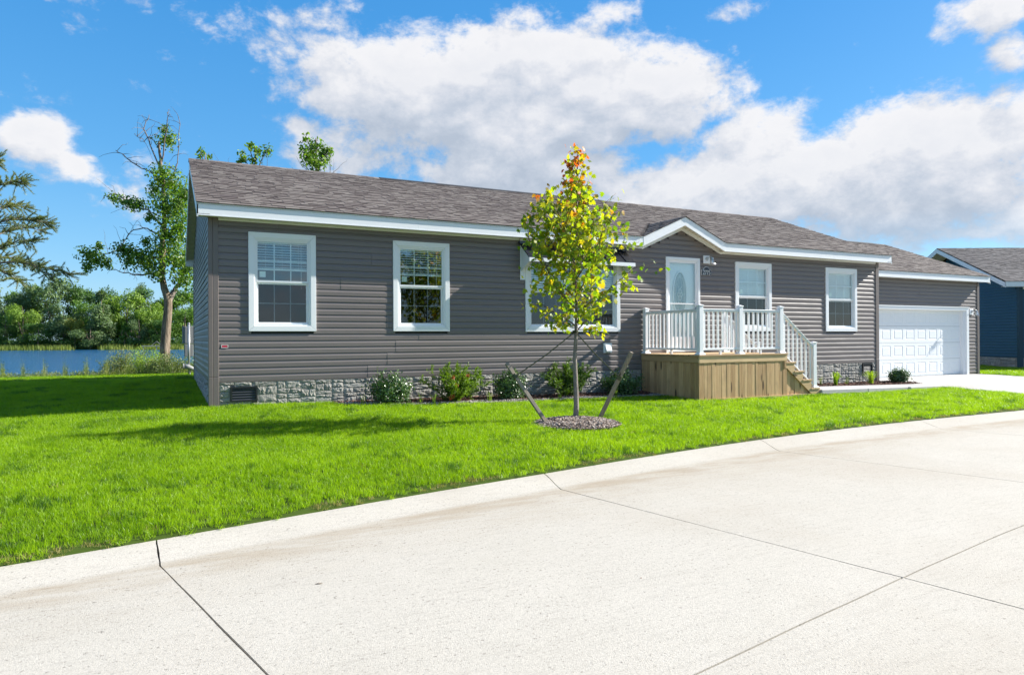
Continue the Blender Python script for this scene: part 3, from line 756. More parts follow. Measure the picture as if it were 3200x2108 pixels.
# ---- stone skirting, one stone a part on the front
def stone_mesh(seed):
    """split-face block: crisp outline, chipped irregular face"""
    r = random.Random(seed); n = 6; mm = 4; V = []; Fc = []
    pa, pb, pc = r.uniform(-.5, .5), r.uniform(-.5, .5), r.uniform(.3, .7)
    for j in range(mm+1):
        for i in range(n+1):
            edge_ = i in (0, n) or j in (0, mm); u, v = i/n, j/mm
            dep = 0.004+0.004*r.random() if edge_ else 0.010+0.010*(pa*(u-.5)+pb*(v-.5))+0.013*r.random()**1.5
            ju = 0 if edge_ else r.uniform(-.06, .06); jv = 0 if edge_ else r.uniform(-.08, .08)
            V.append((u+ju, -dep, v+jv))
    for j in range(mm):
        for i in range(n):
            a = j*(n+1)+i; q = (a, a+1, a+n+2, a+n+1)
            if r.random() < 0.5: Fc += [(q[0], q[1], q[2]), (q[0], q[2], q[3])]
            else: Fc += [(q[0], q[1], q[3]), (q[1], q[2], q[3])]
    k = len(V); ring = list(range(n+1))+[j*(n+1)+n for j in range(1, mm+1)]+[mm*(n+1)+i for i in range(n-1, -1, -1)]+[j*(n+1) for j in range(mm-1, 0, -1)]
    for q in ring: V.append((V[q][0], 0.02, V[q][2]))
    for q in range(len(ring)):
        q2 = (q+1) % len(ring); Fc.append((ring[q2], ring[q], k+q)); Fc.append((ring[q2], k+q, k+q2))
    return np_mesh('stone', V, Fc, M['stone'])
stones = [stone_mesh(i) for i in range(14)]
def stone_layout(x0, x1, ztop, zbot, seed, avoid):
    """rows of ledge stone: courses of two heights, some tall stones"""
    r = random.Random(seed); out = []; x = x0
    while x < x1-.01:
        wd = min(r.uniform(0.18, 0.42), x1-x)
        if x1-x-wd < 0.1: wd = x1-x
        z = ztop
        while z > zbot+0.02:
            h = min(r.choice([0.05, 0.065, 0.085, 0.11, 0.14]), z-zbot)
            if z-zbot-h < 0.035: h = z-zbot
            k = 1 if wd < 0.24 or (h < .07 and r.random() < .7) else r.choice([1, 2, 2])
            cs = [0.0, r.uniform(.35, .65), 1.0] if k > 1 else [0.0, 1.0]
            for q in range(len(cs)-1):
                a, b_ = x+cs[q]*wd, x+cs[q+1]*wd
                segs = [(a, b_)]
                for v in avoid:
                    if z-h < v[3]-.005 and z > v[2]+.005:
                        ns = []
                        for (p, q_) in segs:
                            if q_ <= v[0] or p >= v[1]: ns.append((p, q_)); continue
                            if v[0]-p > .02: ns.append((p, v[0]))
                            if q_-v[1] > .02: ns.append((v[1], q_))
                        segs = ns
                for (p, q_) in segs: out.append((p, q_, z-h, z))
            z -= h
        x += wd
    return out
VENTS = [(0.30, 0.731, -0.345, -0.092), (16.355, 16.761, -0.284, -0.04)]
av = [(v[0]+.0, v[1]-.0, v[2]+.0, v[3]-.0) for v in VENTS]
lay = stone_layout(0.127, 8.86, -0.012, -0.50, 4, av) + stone_layout(12.0, HL-0.11, -0.012, -0.60, 8, av)
lay.sort(key=lambda s: math.hypot((s[0]+s[1])/2-CAM.x, -CAM.y))
rs = random.Random(11); rest = MB()
for k, (a, b_, z0, z1) in enumerate(lay):
    g_ = 0.0022; me = stones[rs.randrange(14)]
    flip = rs.random() < 0.5; sx = (b_-a-2*g_); sz = z1-z0-2*g_
    if k < 296:
        o = link('stone', me, house); o.location = (a+g_, -0.006, z0+g_); o.scale = (sx, rs.uniform(0.7, 1.25), sz)
    else:
        rest.add([(v.co.x*sx+a+g_, v.co.y-0.006, v.co.z*sz+z0+g_) for v in me.vertices], [tuple(p.vertices) for p in me.polygons])
if rest.v: rest.obj('stone_skirting', M['stone'], house, kind='stuff')
side = MB()
for (a, b_, z0, z1) in stone_layout(0.0, HD-0.05, -0.012, -0.55, 21, []):
    me = stones[rs.randrange(14)]
    side.add([tuple(Ts(Vector((v.co.x*(b_-a-.007)+a+.0035, v.co.y-0.004, v.co.z*(z1-z0-.007)+z0+.0035)))) for v in me.vertices], [tuple(p.vertices) for p in me.polygons])
side.obj('stone_skirting', M['stone'], house, kind='stuff')
mb = MB(); mb.box(0.05, -0.004, -0.65, HL-0.05, 0.008, -0.005); mb.box(-0.002, 0.05, -0.65, 0.008, HD, -0.005); mb.obj('skirting_backing', M['grout'], house)
mb = MB(); mb.box(0.127, -0.021, -0.014, HL-0.11, 0.0, -0.001); mb.box(-0.02, 0.1, -0.014, 0.0, HD, -0.001); mb.obj('starter_strip', M['post'], house)

# ---- vents in the skirting
for v in VENTS:
    x0, x1, z0, z1 = v; fr = MB(); y = -0.045
    for (a, b_, c_, d_) in ((x0, x1, z1-0.028, z1), (x0, x1, z0, z0+0.028), (x0, x0+0.028, z0+0.029, z1-0.029), (x1-0.028, x1, z0+0.029, z1-0.029)): fr.box(a, y, c_, b_, 0.0, d_)
    vo = fr.obj('foundation_vent', M['black'], house); bk = MB(); bk.box(x0+0.02, -0.01, z0+0.02, x1-0.02, -0.006, z1-0.02); bk.obj('backing', M['black'], vo)
    n = 5
    for k in range(n):
        zz = z0+0.04+(z1-z0-0.08)*k/(n-1)-0.01
        s = MB(); s.add([(x0+.03, -0.012, zz+0.022), (x1-.03, -0.012, zz+0.022), (x1-.03, -0.036, zz), (x0+.03, -0.036, zz), (x0+.03, -0.012, zz+0.018), (x1-.03, -0.012, zz+0.018), (x1-.03, -0.036, zz-.004), (x0+.03, -0.036, zz-.004)],
                        [(3, 2, 1, 0), (4, 5, 6, 7), (7, 6, 2, 3), (0, 1, 5, 4), (0, 4, 7, 3), (1, 2, 6, 5)]); s.obj('louver', M['louver'], vo)

# ---- windows
def frame_ring(mb, x0, x1, z0, z1, w_, y0, y1):
    """mitred ring of four boards"""
    o = [(x0, z0), (x1, z0), (x1, z1), (x0, z1)]; i_ = [(x0+w_, z0+w_), (x1-w_, z0+w_), (x1-w_, z1-w_), (x0+w_, z1-w_)]
    for k in range(4):
        k2 = (k+1) % 4; g_ = 0.0012
        A, B, C_, D_ = o[k], o[k2], i_[k2], i_[k]
        d = Vector((B[0]-A[0], 0, B[1]-A[1])).normalized()*g_
        P = [(A[0]+d.x, y0, A[1]+d.z), (B[0]-d.x, y0, B[1]-d.z), (C_[0]-d.x, y0, C_[1]-d.z), (D_[0]+d.x, y0, D_[1]+d.z)]
        mb.prism([Vector(p) for p in P], (0, y1-y0, 0))
def window(parent, x0, x1, z0, z1, blind_drop, seed, cols=3, y=0.0, sticker=True, tilt=0.020):
    wn = link('window', None, parent)
    r = random.Random(seed)
    cw = 0.092
    mb = MB(); frame_ring(mb, x0, x1, z0, z1, cw, y, y-0.042); bevel(mb.obj('casing', M['white'], wn), 0.004, 2)
    mb = MB(); frame_ring(mb, x0+cw-.001, x1-cw+.001, z0+cw-.001, z1-cw+.001, 0.026, y+0.05, y-0.030)
    frame_ring(mb, x0+cw+.024, x1-cw-.024, z0+cw+.024, z1-cw-.024, 0.014, y+0.05, y-0.016); mb.obj('frame', M['white'], wn)
    ix0, ix1, iz0, iz1 = x0+cw+.036, x1-cw-.036, z0+cw+.036, z1-cw-.036
    zm = (z0+z1)/2+0.01
    # upper sash (outer), lower sash (inner)
    mb = MB(); frame_ring(mb, ix0, ix1, zm-0.012, iz1, 0.022, y+0.012, y-0.010); mb.box(ix0-0.008, y-0.016, zm-0.016, ix1+0.008, y+0.012, zm+0.020); mb.obj('upper_sash', M['white'], wn)
    mb = MB(); frame_ring(mb, ix0+.004, ix1-.004, iz0, zm-0.018, 0.030, y+0.040, y+0.016); mb.box(ix0, y+0.004, zm-0.046, ix1, y+0.039, zm-0.014); mb.obj('lower_sash', M['white'], wn)
    for (a, b_, c_, d_, yy, gm, nm) in ((ix0+.02, ix1-.02, zm+.018, iz1-.02, y+0.0, 'glass', 'upper'), (ix0+.03, ix1-.03, iz0+.028, zm-.044, y+0.028, 'glass_low', 'lower')):
        mb = MB(); mb.box(a, yy-0.0015, c_, b_, yy+0.0015, d_); mb.obj('glass_pane', M[gm], wn)
        mb = MB(); mw = 0.0085
        for k in range(1, cols): 
            xx = a+(b_-a)*k/cols; mb.box(xx-mw, yy+0.004, c_, xx+mw, yy+0.009, d_)
        zz = (c_+d_)/2 - (0.0 if nm == 'upper' else 0.0); mb.box(a, yy+0.0045, zz-mw, b_, yy+0.0095, zz+mw)
        mb.obj('muntin_grid', M['white'], wn)
    # blind
    mb = MB(); zt = iz1-0.005; yb = y+0.075
    mb.box(ix0+.01, yb-0.02, zt-0.04, ix1-.01, yb+0.02, zt)
    zbot = zt-blind_drop; z = zt-0.055; ns = 0
    while z > zbot:
        tl = tilt+0.003*math.sin(ns*0.7); hw = 0.022 if tilt < .03 else 0.010
        mb.add([(ix0+.012, yb-hw, z-tl*0.5), (ix1-.012, yb-hw, z-tl*0.5), (ix1-.012, yb+hw, z+tl*0.5), (ix0+.012, yb+hw, z+tl*0.5),
                (ix0+.012, yb-hw, z-tl*0.5-.003), (ix1-.012, yb-hw, z-tl*0.5-.003), (ix1-.012, yb+hw, z+tl*0.5-.003), (ix0+.012, yb+hw, z+tl*0.5-.003)],
               [(0, 1, 2, 3), (7, 6, 5, 4), (0, 4, 5, 1), (2, 6, 7, 3)])
        z -= 0.044; ns += 1
    mb.box(ix0+.012, yb-0.024, zbot-0.035, ix1-.012, yb+0.024, zbot-0.005)
    for xx in (ix0+.16, (ix0+ix1)/2, ix1-.16): mb.box(xx-.0015, yb-0.026, zbot-.02, xx+.0015, yb-0.0245, zt)
    mb.box(ix1-.115, yb-0.03, zbot-0.35, ix1-.110, yb-0.027, zt); mb.obj('blind', M['blind'], wn)
    if sticker:
        mb = MB(); mb.box(ix0+.055, y+0.0105, zm+.075, ix0+.155, y+0.0115, zm+.175); mb.obj('sticker', M['sticker'], wn)
    # room behind
    mb = MB(); X0, X1, Z0, Z1, Y1 = x0-0.5, x1+0.7, z0-0.5, z1+0.05, y+2.6
    mb.add([(X0, y+.13, Z0), (X1, y+.13, Z0), (X1, Y1, Z0), (X0, Y1, Z0), (X0, y+.13, Z1), (X1, y+.13, Z1), (X1, Y1, Z1), (X0, Y1, Z1)],
           [(0, 1, 2, 3), (7, 6, 5, 4), (2, 6, 7, 3), (1, 5, 6, 2), (0, 3, 7, 4)])
    wall_with_holes(mb, X0, X1, Z0, Z1, [(x0+cw, x1-cw, z0+cw, z1-cw)], y+.13)
    mb.obj('room', M['room'], wn)
    return wn
window(house, *WINS[0], 0.47, 1); window(house, *WINS[1], 0.47, 2); window(house, *WINS[3], 0.70, 4, tilt=.042); window(house, *WINS[4], 0.74, 5, tilt=.043)
# double window: two units side by side under one casing
x0, x1, z0, z1 = WINS[2]; mid = (x0+x1)/2
for k, (a, b_) in enumerate(((x0, mid+0.047), (mid-0.047, x1))): window(house, a, b_, z0, z1-.0, 0.62, 6+k, tilt=.03, y=-0.0 if k == 0 else -0.0005)

# ---- awning over the double window
aw = link('awning', None, house)
mb = MB(); mb.box(5.81, -0.03, 1.99, 8.41, -0.001, 2.76)
mb2 = MB()
wall_with_holes(mb2, 5.81, 8.41, 1.99, 2.745, [(WINS[2][0]-.001, WINS[2][1]+.001, 1.9, WINS[2][3]-.001)], -0.030)
for (a, b_) in ((5.81, 5.86), (8.36, 8.41)): mb2.box(a, -0.05, 1.99, b_, -0.031, 2.74)
mb2.obj('back_board', M['white'], aw)
AY, AZ0, AZ1 = -0.43, 2.33, 2.64
mb = MB(); n = 22; xa, xb = 5.80, 8.42
for k in range(n*2):
    u0, u1 = xa+(xb-xa)*k/(n*2), xa+(xb-xa)*(k+1)/(n*2)
    lift = 0.018 if k % 4 == 0 else 0.0
    mb.add([(u0, -0.03, AZ1+lift), (u1, -0.03, AZ1+lift), (u1, AY, AZ0+lift), (u0, AY, AZ0+lift), (u0, -0.03, AZ1-.012), (u1, -0.03, AZ1-.012), (u1, AY, AZ0-.012), (u0, AY, AZ0-.012)],
           [(3, 2, 1, 0), (4, 5, 6, 7), (0, 4, 7, 3), (1, 2, 6, 5), (2, 3, 7, 6), (0, 1, 5, 4)])
mb.obj('metal_roof', M['blackmetal'], aw)
mb = MB(); mb.box(xa-0.03, -0.10, AZ1-0.01, xb+0.03, -0.031, AZ1+0.04); mb.obj('ridge_flashing', M['blackmetal'], aw)
mb = MB(); mb.box(xa+0.01, AY-0.012, AZ0-0.09, xb-0.01, AY+0.012, AZ0-0.014); mb.obj('valance', M['white'], aw)
for xx in (xa+0.02, xb-0.04):
    mb = MB(); mb.prism([Vector((xx, -0.032, AZ1-.02)), Vector((xx, -0.032, 2.06)), Vector((xx, AY+0.013, AZ0-0.085)), Vector((xx, AY+0.013, AZ0-0.02))], (0.02, 0, 0)); mb.obj('cheek', M['white'], aw)

# ---- front door with storm door
dr = link('front_door', None, house)
x0, x1, z0, z1 = DOOR
mb = MB(); frame_ring(mb, x0, x1, z0-0.10, z1, 0.06, 0, -0.040); frame_ring(mb, x0+.059, x1-.059, z0, z1-.059, 0.03, 0.02, -0.028); bevel(mb.obj('casing', M['white'], dr), .003, 1)
mb = MB(); sx0, sx1, sz0, sz1 = x0+.085, x1-.085, z0+.03, z1-.085
frame_ring(mb, sx0, sx1, sz0, sz1, 0.042, 0.014, -0.012); mb.box(sx0+.04, -0.014, 1.475, sx1-.04, 0.01, 1.500); mb.box(sx0+.04, -0.010, sz0+.04, sx1-.04, 0.012, 0.72)
mb.obj('storm_door', M['white'], dr)
mb = MB(); mb.box(sx0+.042, -0.002, 0.72, sx1-.042, 0.002, sz1-.042); mb.obj('glass_pane', M['glass'], dr)
mb = MB(); mb.box(x0+.06, 0.06, z0, x1-.06, 0.10, z1-.06); mb.box(x0+.2, 0.05, 0.47, x0+.47, 0.0595, 0.85); mb.box(x1-.47, 0.05, 0.47, x1-.2, 0.0595, 0.85); mb.obj('door_slab', M['door'], dr)
oc = Vector(((x0+x1)/2-0.03, 0.058, 1.72)); orx, orz = 0.185, 0.50
def oval(mb, rx, rz, w_, y, th=0.008, n=40, c=oc):
    V, Fc = [], []
    for k in range(n):
        a = 2*math.pi*k/n
        for (q, yy) in ((0, y), (w_, y), (w_, y-th), (0, y-th)): V.append((c.x+(rx-q)*math.cos(a), yy, c.z+(rz-q)*math.sin(a)))
    for k in range(n):
        k2 = (k+1) % n
        for j in range(4): Fc.append((k*4+j, k2*4+j, k2*4+(j+1) % 4, k*4+(j+1) % 4))
    mb.add(V, Fc)
mb = MB(); oval(mb, orx+0.035, orz+0.035, 0.04, 0.060, 0.022); mb.obj('oval_frame', M['door'], dr, True)
mb = MB(); n = 40; mb.add([(oc.x+orx*math.cos(2*math.pi*k/n), 0.056, oc.z+orz*math.sin(2*math.pi*k/n)) for k in range(n)], [tuple(range(n))]); mb.obj('oval_glass', M['leaded'], dr)
mb = MB(); oval(mb, orx-.03, orz-.05, 0.006, 0.055); oval(mb, orx-.055, orz-.09, 0.006, 0.055)
for q in range(6):
    a = q*math.pi/3; oval(mb, 0.028, 0.055, 0.006, 0.055, 0.006, 18, oc+Vector((0.045*math.cos(a), 0, -0.02+0.085*math.sin(a))))
for s in (-1, 1):
    mb.tube([(oc.x+s*0.0, 0.052, oc.z+0.44), (oc.x+s*0.07, 0.052, oc.z+0.2), (oc.x+s*0.0, 0.052, oc.z+0.08)], 0.003, 4)
    mb.tube([(oc.x+s*0.0, 0.052, oc.z-0.46), (oc.x+s*0.07, 0.052, oc.z-0.25), (oc.x+s*0.0, 0.052, oc.z-0.12)], 0.003, 4)
    for q in (-.2, 0, .2): mb.tube([(oc.x+s*0.13, 0.052, oc.z+q), (oc.x+s*0.18, 0.052, oc.z+q*1.05)], 0.003, 4)
mb.obj('lead_came', M['came'], dr)
mb = MB(); mb.box(x1-.17, -0.004, 1.545, x1-.105, -0.0025, 1.575); mb.obj('sticker', M['sticker'], dr)
mb = MB(); mb.box(x1-.15, -0.045, 1.36, x1-.105, -0.013, 1.385); mb.box(x1-.115, -0.03, 1.30, x1-.10, -0.013, 1.42); mb.obj('door_handle', M['black'], dr)

# ---- fascia, frieze, soffits
wh = M['white']
def board(name, pts, d, parent=house, m=None):
    mb = MB(); mb.prism([Vector(p) for p in pts], d); return mb.obj(name, m or wh, parent)
def fascia(x0, x1, z_top, h, y, parent=house, seams=3.75):
    x = x0
    while x < x1-0.01:
        e_ = min(x+seams, x1)
        if x1-e_ < 0.3: e_ = x1
        mb = MB(); mb.box(x, y, z_top-h, e_-0.0015, y+0.02, z_top-0.022); mb.box(x, y-0.006, z_top-0.021, e_-0.0015, y+0.02, z_top); mb.box(x, y-0.004, z_top-h, e_-.0015, y-0.0002, z_top-h+0.018); mb.obj('fascia', wh, parent); x = e_
GL, GR, GA = 8.74, 11.12, 9.92       # gable feet and apex on the fascia plane
GTOP = 3.445
fascia(-OVS, GL, ZE, HF, -OV-0.02); fascia(GR, HL+OVS, ZE, HF, -OV-0.02)
for (a, b_, za, zb_) in ((GL, GA, ZE, GTOP), (GR, GA, ZE, GTOP)):
    s = 1 if b_ > a else -1
    P = [(a, -OV-0.024, za-HF), (b_, -OV-0.024, zb_-0.19), (b_, -OV-0.024, zb_), (a, -OV-0.024, za)]
    if s < 0: P = P[::-1]
    board('fascia', P, (0, 0.022, 0))
    P = [(a, -OV-0.029, za-0.021), (b_, -OV-0.029, zb_-0.021), (b_, -OV-0.029, zb_), (a, -OV-0.029, za)]
    if s < 0: P = P[::-1]
    board('drip_edge', P, (0, 0.0045, 0))
# front soffit and frieze
mb = MB(); x = -OVS
while x < HL+OVS:
    if not (GL-0.02 < x < GR): mb.box(x+.002, -OV, ZE-HF+0.022, min(x+0.098, HL+OVS), -0.0, ZE-HF+0.030); 
    x += 0.10
mb.obj('soffit', M['soffit'], house)
zf = ZE-HF+0.022
for (a, b_) in ((0.127, 5.80), (8.43, GX0), (GX1, HL-0.102)):
    mb = MB(); mb.box(a, -0.030, HH-0.005, b_, 0.0, zf-0.001); mb.obj('frieze_board', wh, house)
mb = MB(); mb.box(5.80, -0.0295, 2.746, 8.43, 0, zf); mb.obj('frieze_board', wh, house)
for (a, b_, s) in ((GX0, GAX, 1), (GX1, GAX, -1)):
    P = [(a, -0.031, GZF), (b_, -0.031, GZA), (b_, -0.031, GZA+0.085), (a, -0.031, GZF+0.085)]
    if s < 0: P = P[::-1]
    board('frieze_board', P, (0, 0.028, 0))
for (a, b_, za, zb_, wa, wb) in ((GL, GA, ZE-HF+.02, GTOP-0.17, GX0, GAX), (GR, GA, ZE-HF+.02, GTOP-0.17, GX1, GAX)):
    mb = MB(); n = 12
    for k in range(n):
        t0, t1 = k/n, (k+0.93)/n
        q = lambda t_: [(a+(b_-a)*t_, -OV-0.002, za+(zb_-za)*t_), (wa+(wb-wa)*t_, -0.0, GZF+0.082+(GZA-GZF)*t_)]
        A0, B0 = q(t0); A1, B1 = q(t1)
        mb.add([A0, A1, B1, B0], [(0, 1, 2, 3)])
    mb.obj('soffit', M['soffit'], house)
# gable rakes at the left end: front slope and back slope
def rake(x, sgn, parent=house, HD_=HD, y0=0.0, ze=ZE, zr_=ZR, ov=OV, m=wh, wallx=0.0):
    """boards along the gable edge at x; the wall plane is at wallx"""
    ym = y0+HD_/2; h = 0.19
    for (ya, yb) in ((y0-ov-0.02, ym), (y0+HD_+ov+0.02, ym)):
        P = [(x, ya, ze-0.225), (x, yb, zr_-h-0.02), (x, yb, zr_-0.02), (x, ya, ze-0.02)]
        if ya > yb: P = P[::-1]
        board('rake_board', P, (0.02*sgn, 0, 0), parent, m)
        # soffit strips under the overhang
        n = 26; a_, b_ = (x, wallx)
        for k in range(n):
            t0, t1 = k/n, (k+0.94)/n
            Y0, Y1 = ya+(yb-ya)*t0, ya+(yb-ya)*t1; Z0, Z1 = ze-0.18+(zr_-ze)*t0, ze-0.18+(zr_-ze)*t1
            s_ = MB(); s_.add([(a_, Y0, Z0), (a_, Y1, Z1), (b_, Y1, Z1), (b_, Y0, Z0), (a_, Y0, Z0+.008), (a_, Y1, Z1+.008), (b_, Y1, Z1+.008), (b_, Y0, Z0+.008)], [(0, 1, 2, 3), (7, 6, 5, 4), (0, 4, 5, 1), (1, 5, 6, 2), (2, 6, 7, 3), (3, 7, 4, 0)])
            s_.obj('soffit_panel', M['soffit'], parent)
rake(-OVS, 1, wallx=-0.015)
rake(HL+OVS, -1, wallx=HL+0.015)
mb = MB(); mb.box(-OVS+.02, HD+.02, ZE-0.225, 0, HD+OV+.02, ZE-0.02); mb.box(0, HD+OV, ZE-HF, HL, HD+OV+.02, ZE); mb.obj('back_fascia', wh, house)

# ---- shingle roofs
def shingle_unit():
    mb = MB(); mb.add([(0, 0, 0.008), (1, 0, 0.008), (1, 0.19, -0.004), (0, 0.19, -0.004), (0, 0, -0.006), (1, 0, -0.006)], [(0, 1, 2, 3), (4, 5, 1, 0), (0, 3, 4), (1, 5, 2)]); return mb.mesh('shingle', M['shingle'])
SHU = shingle_unit()
def shingle_slope(O, du, dv, width, length, parent, name, seed, mat_, nparts=0, keep=None, ex_=0.143):
    """O lower left corner, du unit along eave, dv unit up slope. keep(u0,u1,v)->(u0,u1) or None"""
    du, dv = Vector(du).normalized(), Vector(dv).normalized(); nn = du.cross(dv)
    r = random.Random(seed); items = []
    rows = int(length/ex_)+1
    for k in range(rows):
        v = k*ex_; u = -r.uniform(0, 0.3)
        while u < width:
            w_ = r.choice([0.09, 0.13, 0.16, 0.19, 0.23, 0.28])
            a, b_ = max(u, 0), min(u+w_, width); u += w_
            if b_-a < 0.02: continue
            if keep:
                kk = keep(a, b_, v)
                if not kk: continue
                a, b_ = kk
            items.append((a, b_, v, r.choice([0, 0.005]), min(0.19, length-v)))
    items.sort(key=lambda t_: (O+du*t_[0]+dv*t_[2]-CAM).length)
    for (a, b_, v, hgt, hh) in items[:nparts]:
        o = link('shingle', SHU, parent); p = O+du*(a+.0008)+dv*v+nn*(0.010+hgt)
        o.matrix_basis = Matrix(((du.x*(b_-a-.0016), dv.x*hh/.19, nn.x, p.x), (du.y*(b_-a-.0016), dv.y*hh/.19, nn.y, p.y), (du.z*(b_-a-.0016), dv.z*hh/.19, nn.z, p.z), (0, 0, 0, 1)))
    V, Fc = [], []
    for (a, b_, v, hgt, hh) in items[nparts:]:
        o = len(V); h = 0.010+hgt; a += .0008; b_ -= .0008
        for (uu, vv, ww) in ((a, v, h+.008), (b_, v, h+.008), (b_, v+hh, h-.004), (a, v+hh, h-.004), (a, v, h-.006), (b_, v, h-.006)):
            V.append(O+du*uu+dv*vv+nn*ww)
        Fc += [(o, o+1, o+2), (o, o+2, o+3), (o+4, o+5, o+1), (o+4, o+1, o), (o, o+3, o+4), (o+1, o+5, o+2)]
    if V:
        me = np_mesh(name, [tuple(p) for p in V], Fc, mat_); link(name, me, parent, kind='stuff')
def deck(pts, parent, m):      # plywood deck under the shingles
    mb = MB(); mb.prism([Vector(p) for p in pts], (0, 0, -0.02)); mb.obj('roof_deck', m, parent)
yr = HD/2
slv = Vector((0, yr+OV+0.045, ZR-ZE+0.01)); slen = slv.length
O = Vector((-OVS-0.015, -OV-0.045, ZE-0.005))
gyr = (GTOP-ZE)/SL-OV       # y where the gable ridge meets the main slope
def keep_main(a, b_, v):
    y = O.y+slv.normalized().y*v; x_a, x_b = O.x+a, O.x+b_
    if y > gyr: return (a, b_)
    f_ = (gyr-y)/(gyr+OV); vl = GA-(GA-GL)*f_; vr = GA+(GR-GA)*f_
    if x_b <= vl or x_a >= vr: return (a, b_)
    if x_a < vl: return (a, vl-O.x)
    if x_b > vr: return (vr-O.x, b_)
    return None
deck([(-OVS, -OV-.02, ZE-0.004), (GL, -OV-.02, ZE-0.004), (GA, gyr, GTOP-.004), (GR, -OV-.02, ZE-0.004), (HL+OVS, -OV-.02, ZE-0.004), (HL+OVS, yr, ZR-.006), (-OVS, yr, ZR-.006)], house, M['wall_sheath'])
deck([(-OVS, yr, ZR-.006), (HL+OVS, yr, ZR-.006), (HL+OVS, HD+OV, ZE-.006), (-OVS, HD+OV, ZE-.006)], house, M['shingle'])
shingle_slope(O, (1, 0, 0), slv, HL+2*OVS+0.03, slen, house, 'roof_shingles', 31, M['shingle'], 298, keep_main)
# dormer gable slopes
for (foot, s) in ((GL, 1), (GR, -1)):
    d1_ = Vector((GA-foot, 0, GTOP-ZE)); L_ = d1_.length; dvv = d1_.normalized(); duu = Vector((0, -s, 0))
    OO = Vector((foot, gyr if s > 0 else -OV-0.045, ZE)) if s > 0 else Vector((foot, -OV-0.045, ZE))
    W_ = gyr+OV+0.045
    def kd(a, b_, v, s=s, L_=L_, W_=W_):
        # valid region: y from the fascia back to the valley line
        f_ = v/L_; dep = 0.045+0.04+(W_-0.045)*f_ + 0.03
        if s > 0: a0 = W_-dep; a = max(a, a0)
        else: b_ = min(b_, dep)
        return (a, b_) if b_-a > 0.02 else None
    deck([(foot, -OV-.02, ZE-.006), (GA, -OV-.02, GTOP-.006), (GA, gyr, GTOP-.006)] if s < 0 else [(foot, -OV-.02, ZE-.006), (GA, gyr, GTOP-.006), (GA, -OV-.02, GTOP-.006)][::1], house, M['shingle'])
    shingle_slope(OO, duu if s > 0 else (0, 1, 0), dvv, W_, L_, house, 'gable_shingles', 40+s, M['shingle'], 0, kd)
# ridge caps and ridge vent
def ridge(x0, x1, y, z, sl, parent, m, seed, name='ridge_cap', axis='x', limit=300, dark=None):
    r = random.Random(seed); x = x0
    while x < x1:
        L_ = 0.145
        w_ = 0.13; o_ = 0.012+r.uniform(0, .004)
        if dark and dark[0] < x < dark[1]: w_, o_, mm, nm = 0.14, 0.024, M['ridgevent'], 'ridge_vent'
        else: mm, nm = m, name
        P = [(x, y-w_, z-w_*sl+o_), (x, y, z+o_+.004), (x, y+w_, z-w_*sl+o_), (x, y+w_, z-w_*sl-.0), (x, y, z), (x, y-w_, z-w_*sl)]
        if axis == 'y': P = [(y_, x_, z_) for (x_, y_, z_) in P]; d = (0, min(L_-.002, x1-x), 0)
        else: P = P[::-1]; d = (min(L_-.002, x1-x), 0, 0)
        mb = MB(); mb.prism([Vector(p) for p in P], d); mb.obj(nm, mm, parent); x += L_
ridge(-OVS-.015, HL+OVS+.01, yr, ZR+.012, SL, house, M['shingle'], 3, dark=(3.9, 10.4))
ridge(-OV-.05, gyr+.1, GA, GTOP+.012, 0.44, house, M['shingle'], 4, axis='y')

# ---- garage wing
GY, GW0, GW1, GD = 0.9, HL+0.01, 23.42, 6.86
GZE, GZR = 2.65, 4.155; GOV = 0.25; GH = 2.50; GZ0 = -0.52
Dg = (17.62, 22.83, 1.635)     # door casing x0,x1,top
gh = [(Dg[0]+.03, Dg[1]-.03, -1, Dg[2]-0.03)]
wall_panels(house, GW0, GW1-0.1, GZ0, 14, gh, GY, M['siding'], 77, lambda z: (GW0, GW1-0.08) if z < GH else (1, 0))
post(GW1-0.10, GW1+0.02, GY-0.035, GY+0.08, -0.60, GZE-0.19)
mb = MB(); wall_with_holes(mb, GW0, GW1, -0.8, 2.6, [(Dg[0]+.1, Dg[1]-.1, -0.9, Dg[2]-.1)], GY+.01); mb.add([(GW1, GY, -.8), (GW1, GY+GD, -.8), (GW1, GY+GD, 2.5), (GW1, GY+GD/2, GZR-.1), (GW1, GY, 2.5)], [(0, 1, 2, 3, 4)])
mb.add([(GW0, GY+GD, -.8), (GW1, GY+GD, -.8), (GW1, GY+GD, 2.5), (GW0, GY+GD, 2.5)], [(3, 2, 1, 0)]); mb.obj('wall', M['siding'], house)
mb = MB(); mb.box(GW0, GY-0.03, GH-0.03, GW1-.10, GY, GZE-0.172); mb.obj('frieze_board', wh, house)
fascia(GW0+.02, GW1+0.22, GZE, 0.185, GY-GOV-.02, seams=3.2)
mb = MB(); mb.box(GW0, GY-GOV, GZE-.168, GW1+.2, GY, GZE-.16); mb.obj('soffit', M['soffit'], house)
gs = Vector((0, GD/2+GOV+.045, GZR-GZE+.01)); 
deck([(HL+.02, GY-GOV, GZE-.004), (GW1+.22, GY-GOV, GZE-.004), (GW1+.22, GY+GD/2, GZR-.004), (HL-2, GY+GD/2, GZR-.004)], house, M['wall_sheath'])
deck([(HL-2, GY+GD/2, GZR-.004), (GW1+.22, GY+GD/2, GZR-.004), (GW1+.22, GY+GD+GOV, GZE-.004), (HL, GY+GD+GOV, GZE-.004)], house, M['shingle'])
shingle_slope(Vector((HL-0.1, GY-GOV-.045, GZE-.005)), (1, 0, 0), gs, GW1+.24-HL+.1, gs.length, house, 'garage_shingles', 50, M['shingle'], 0)
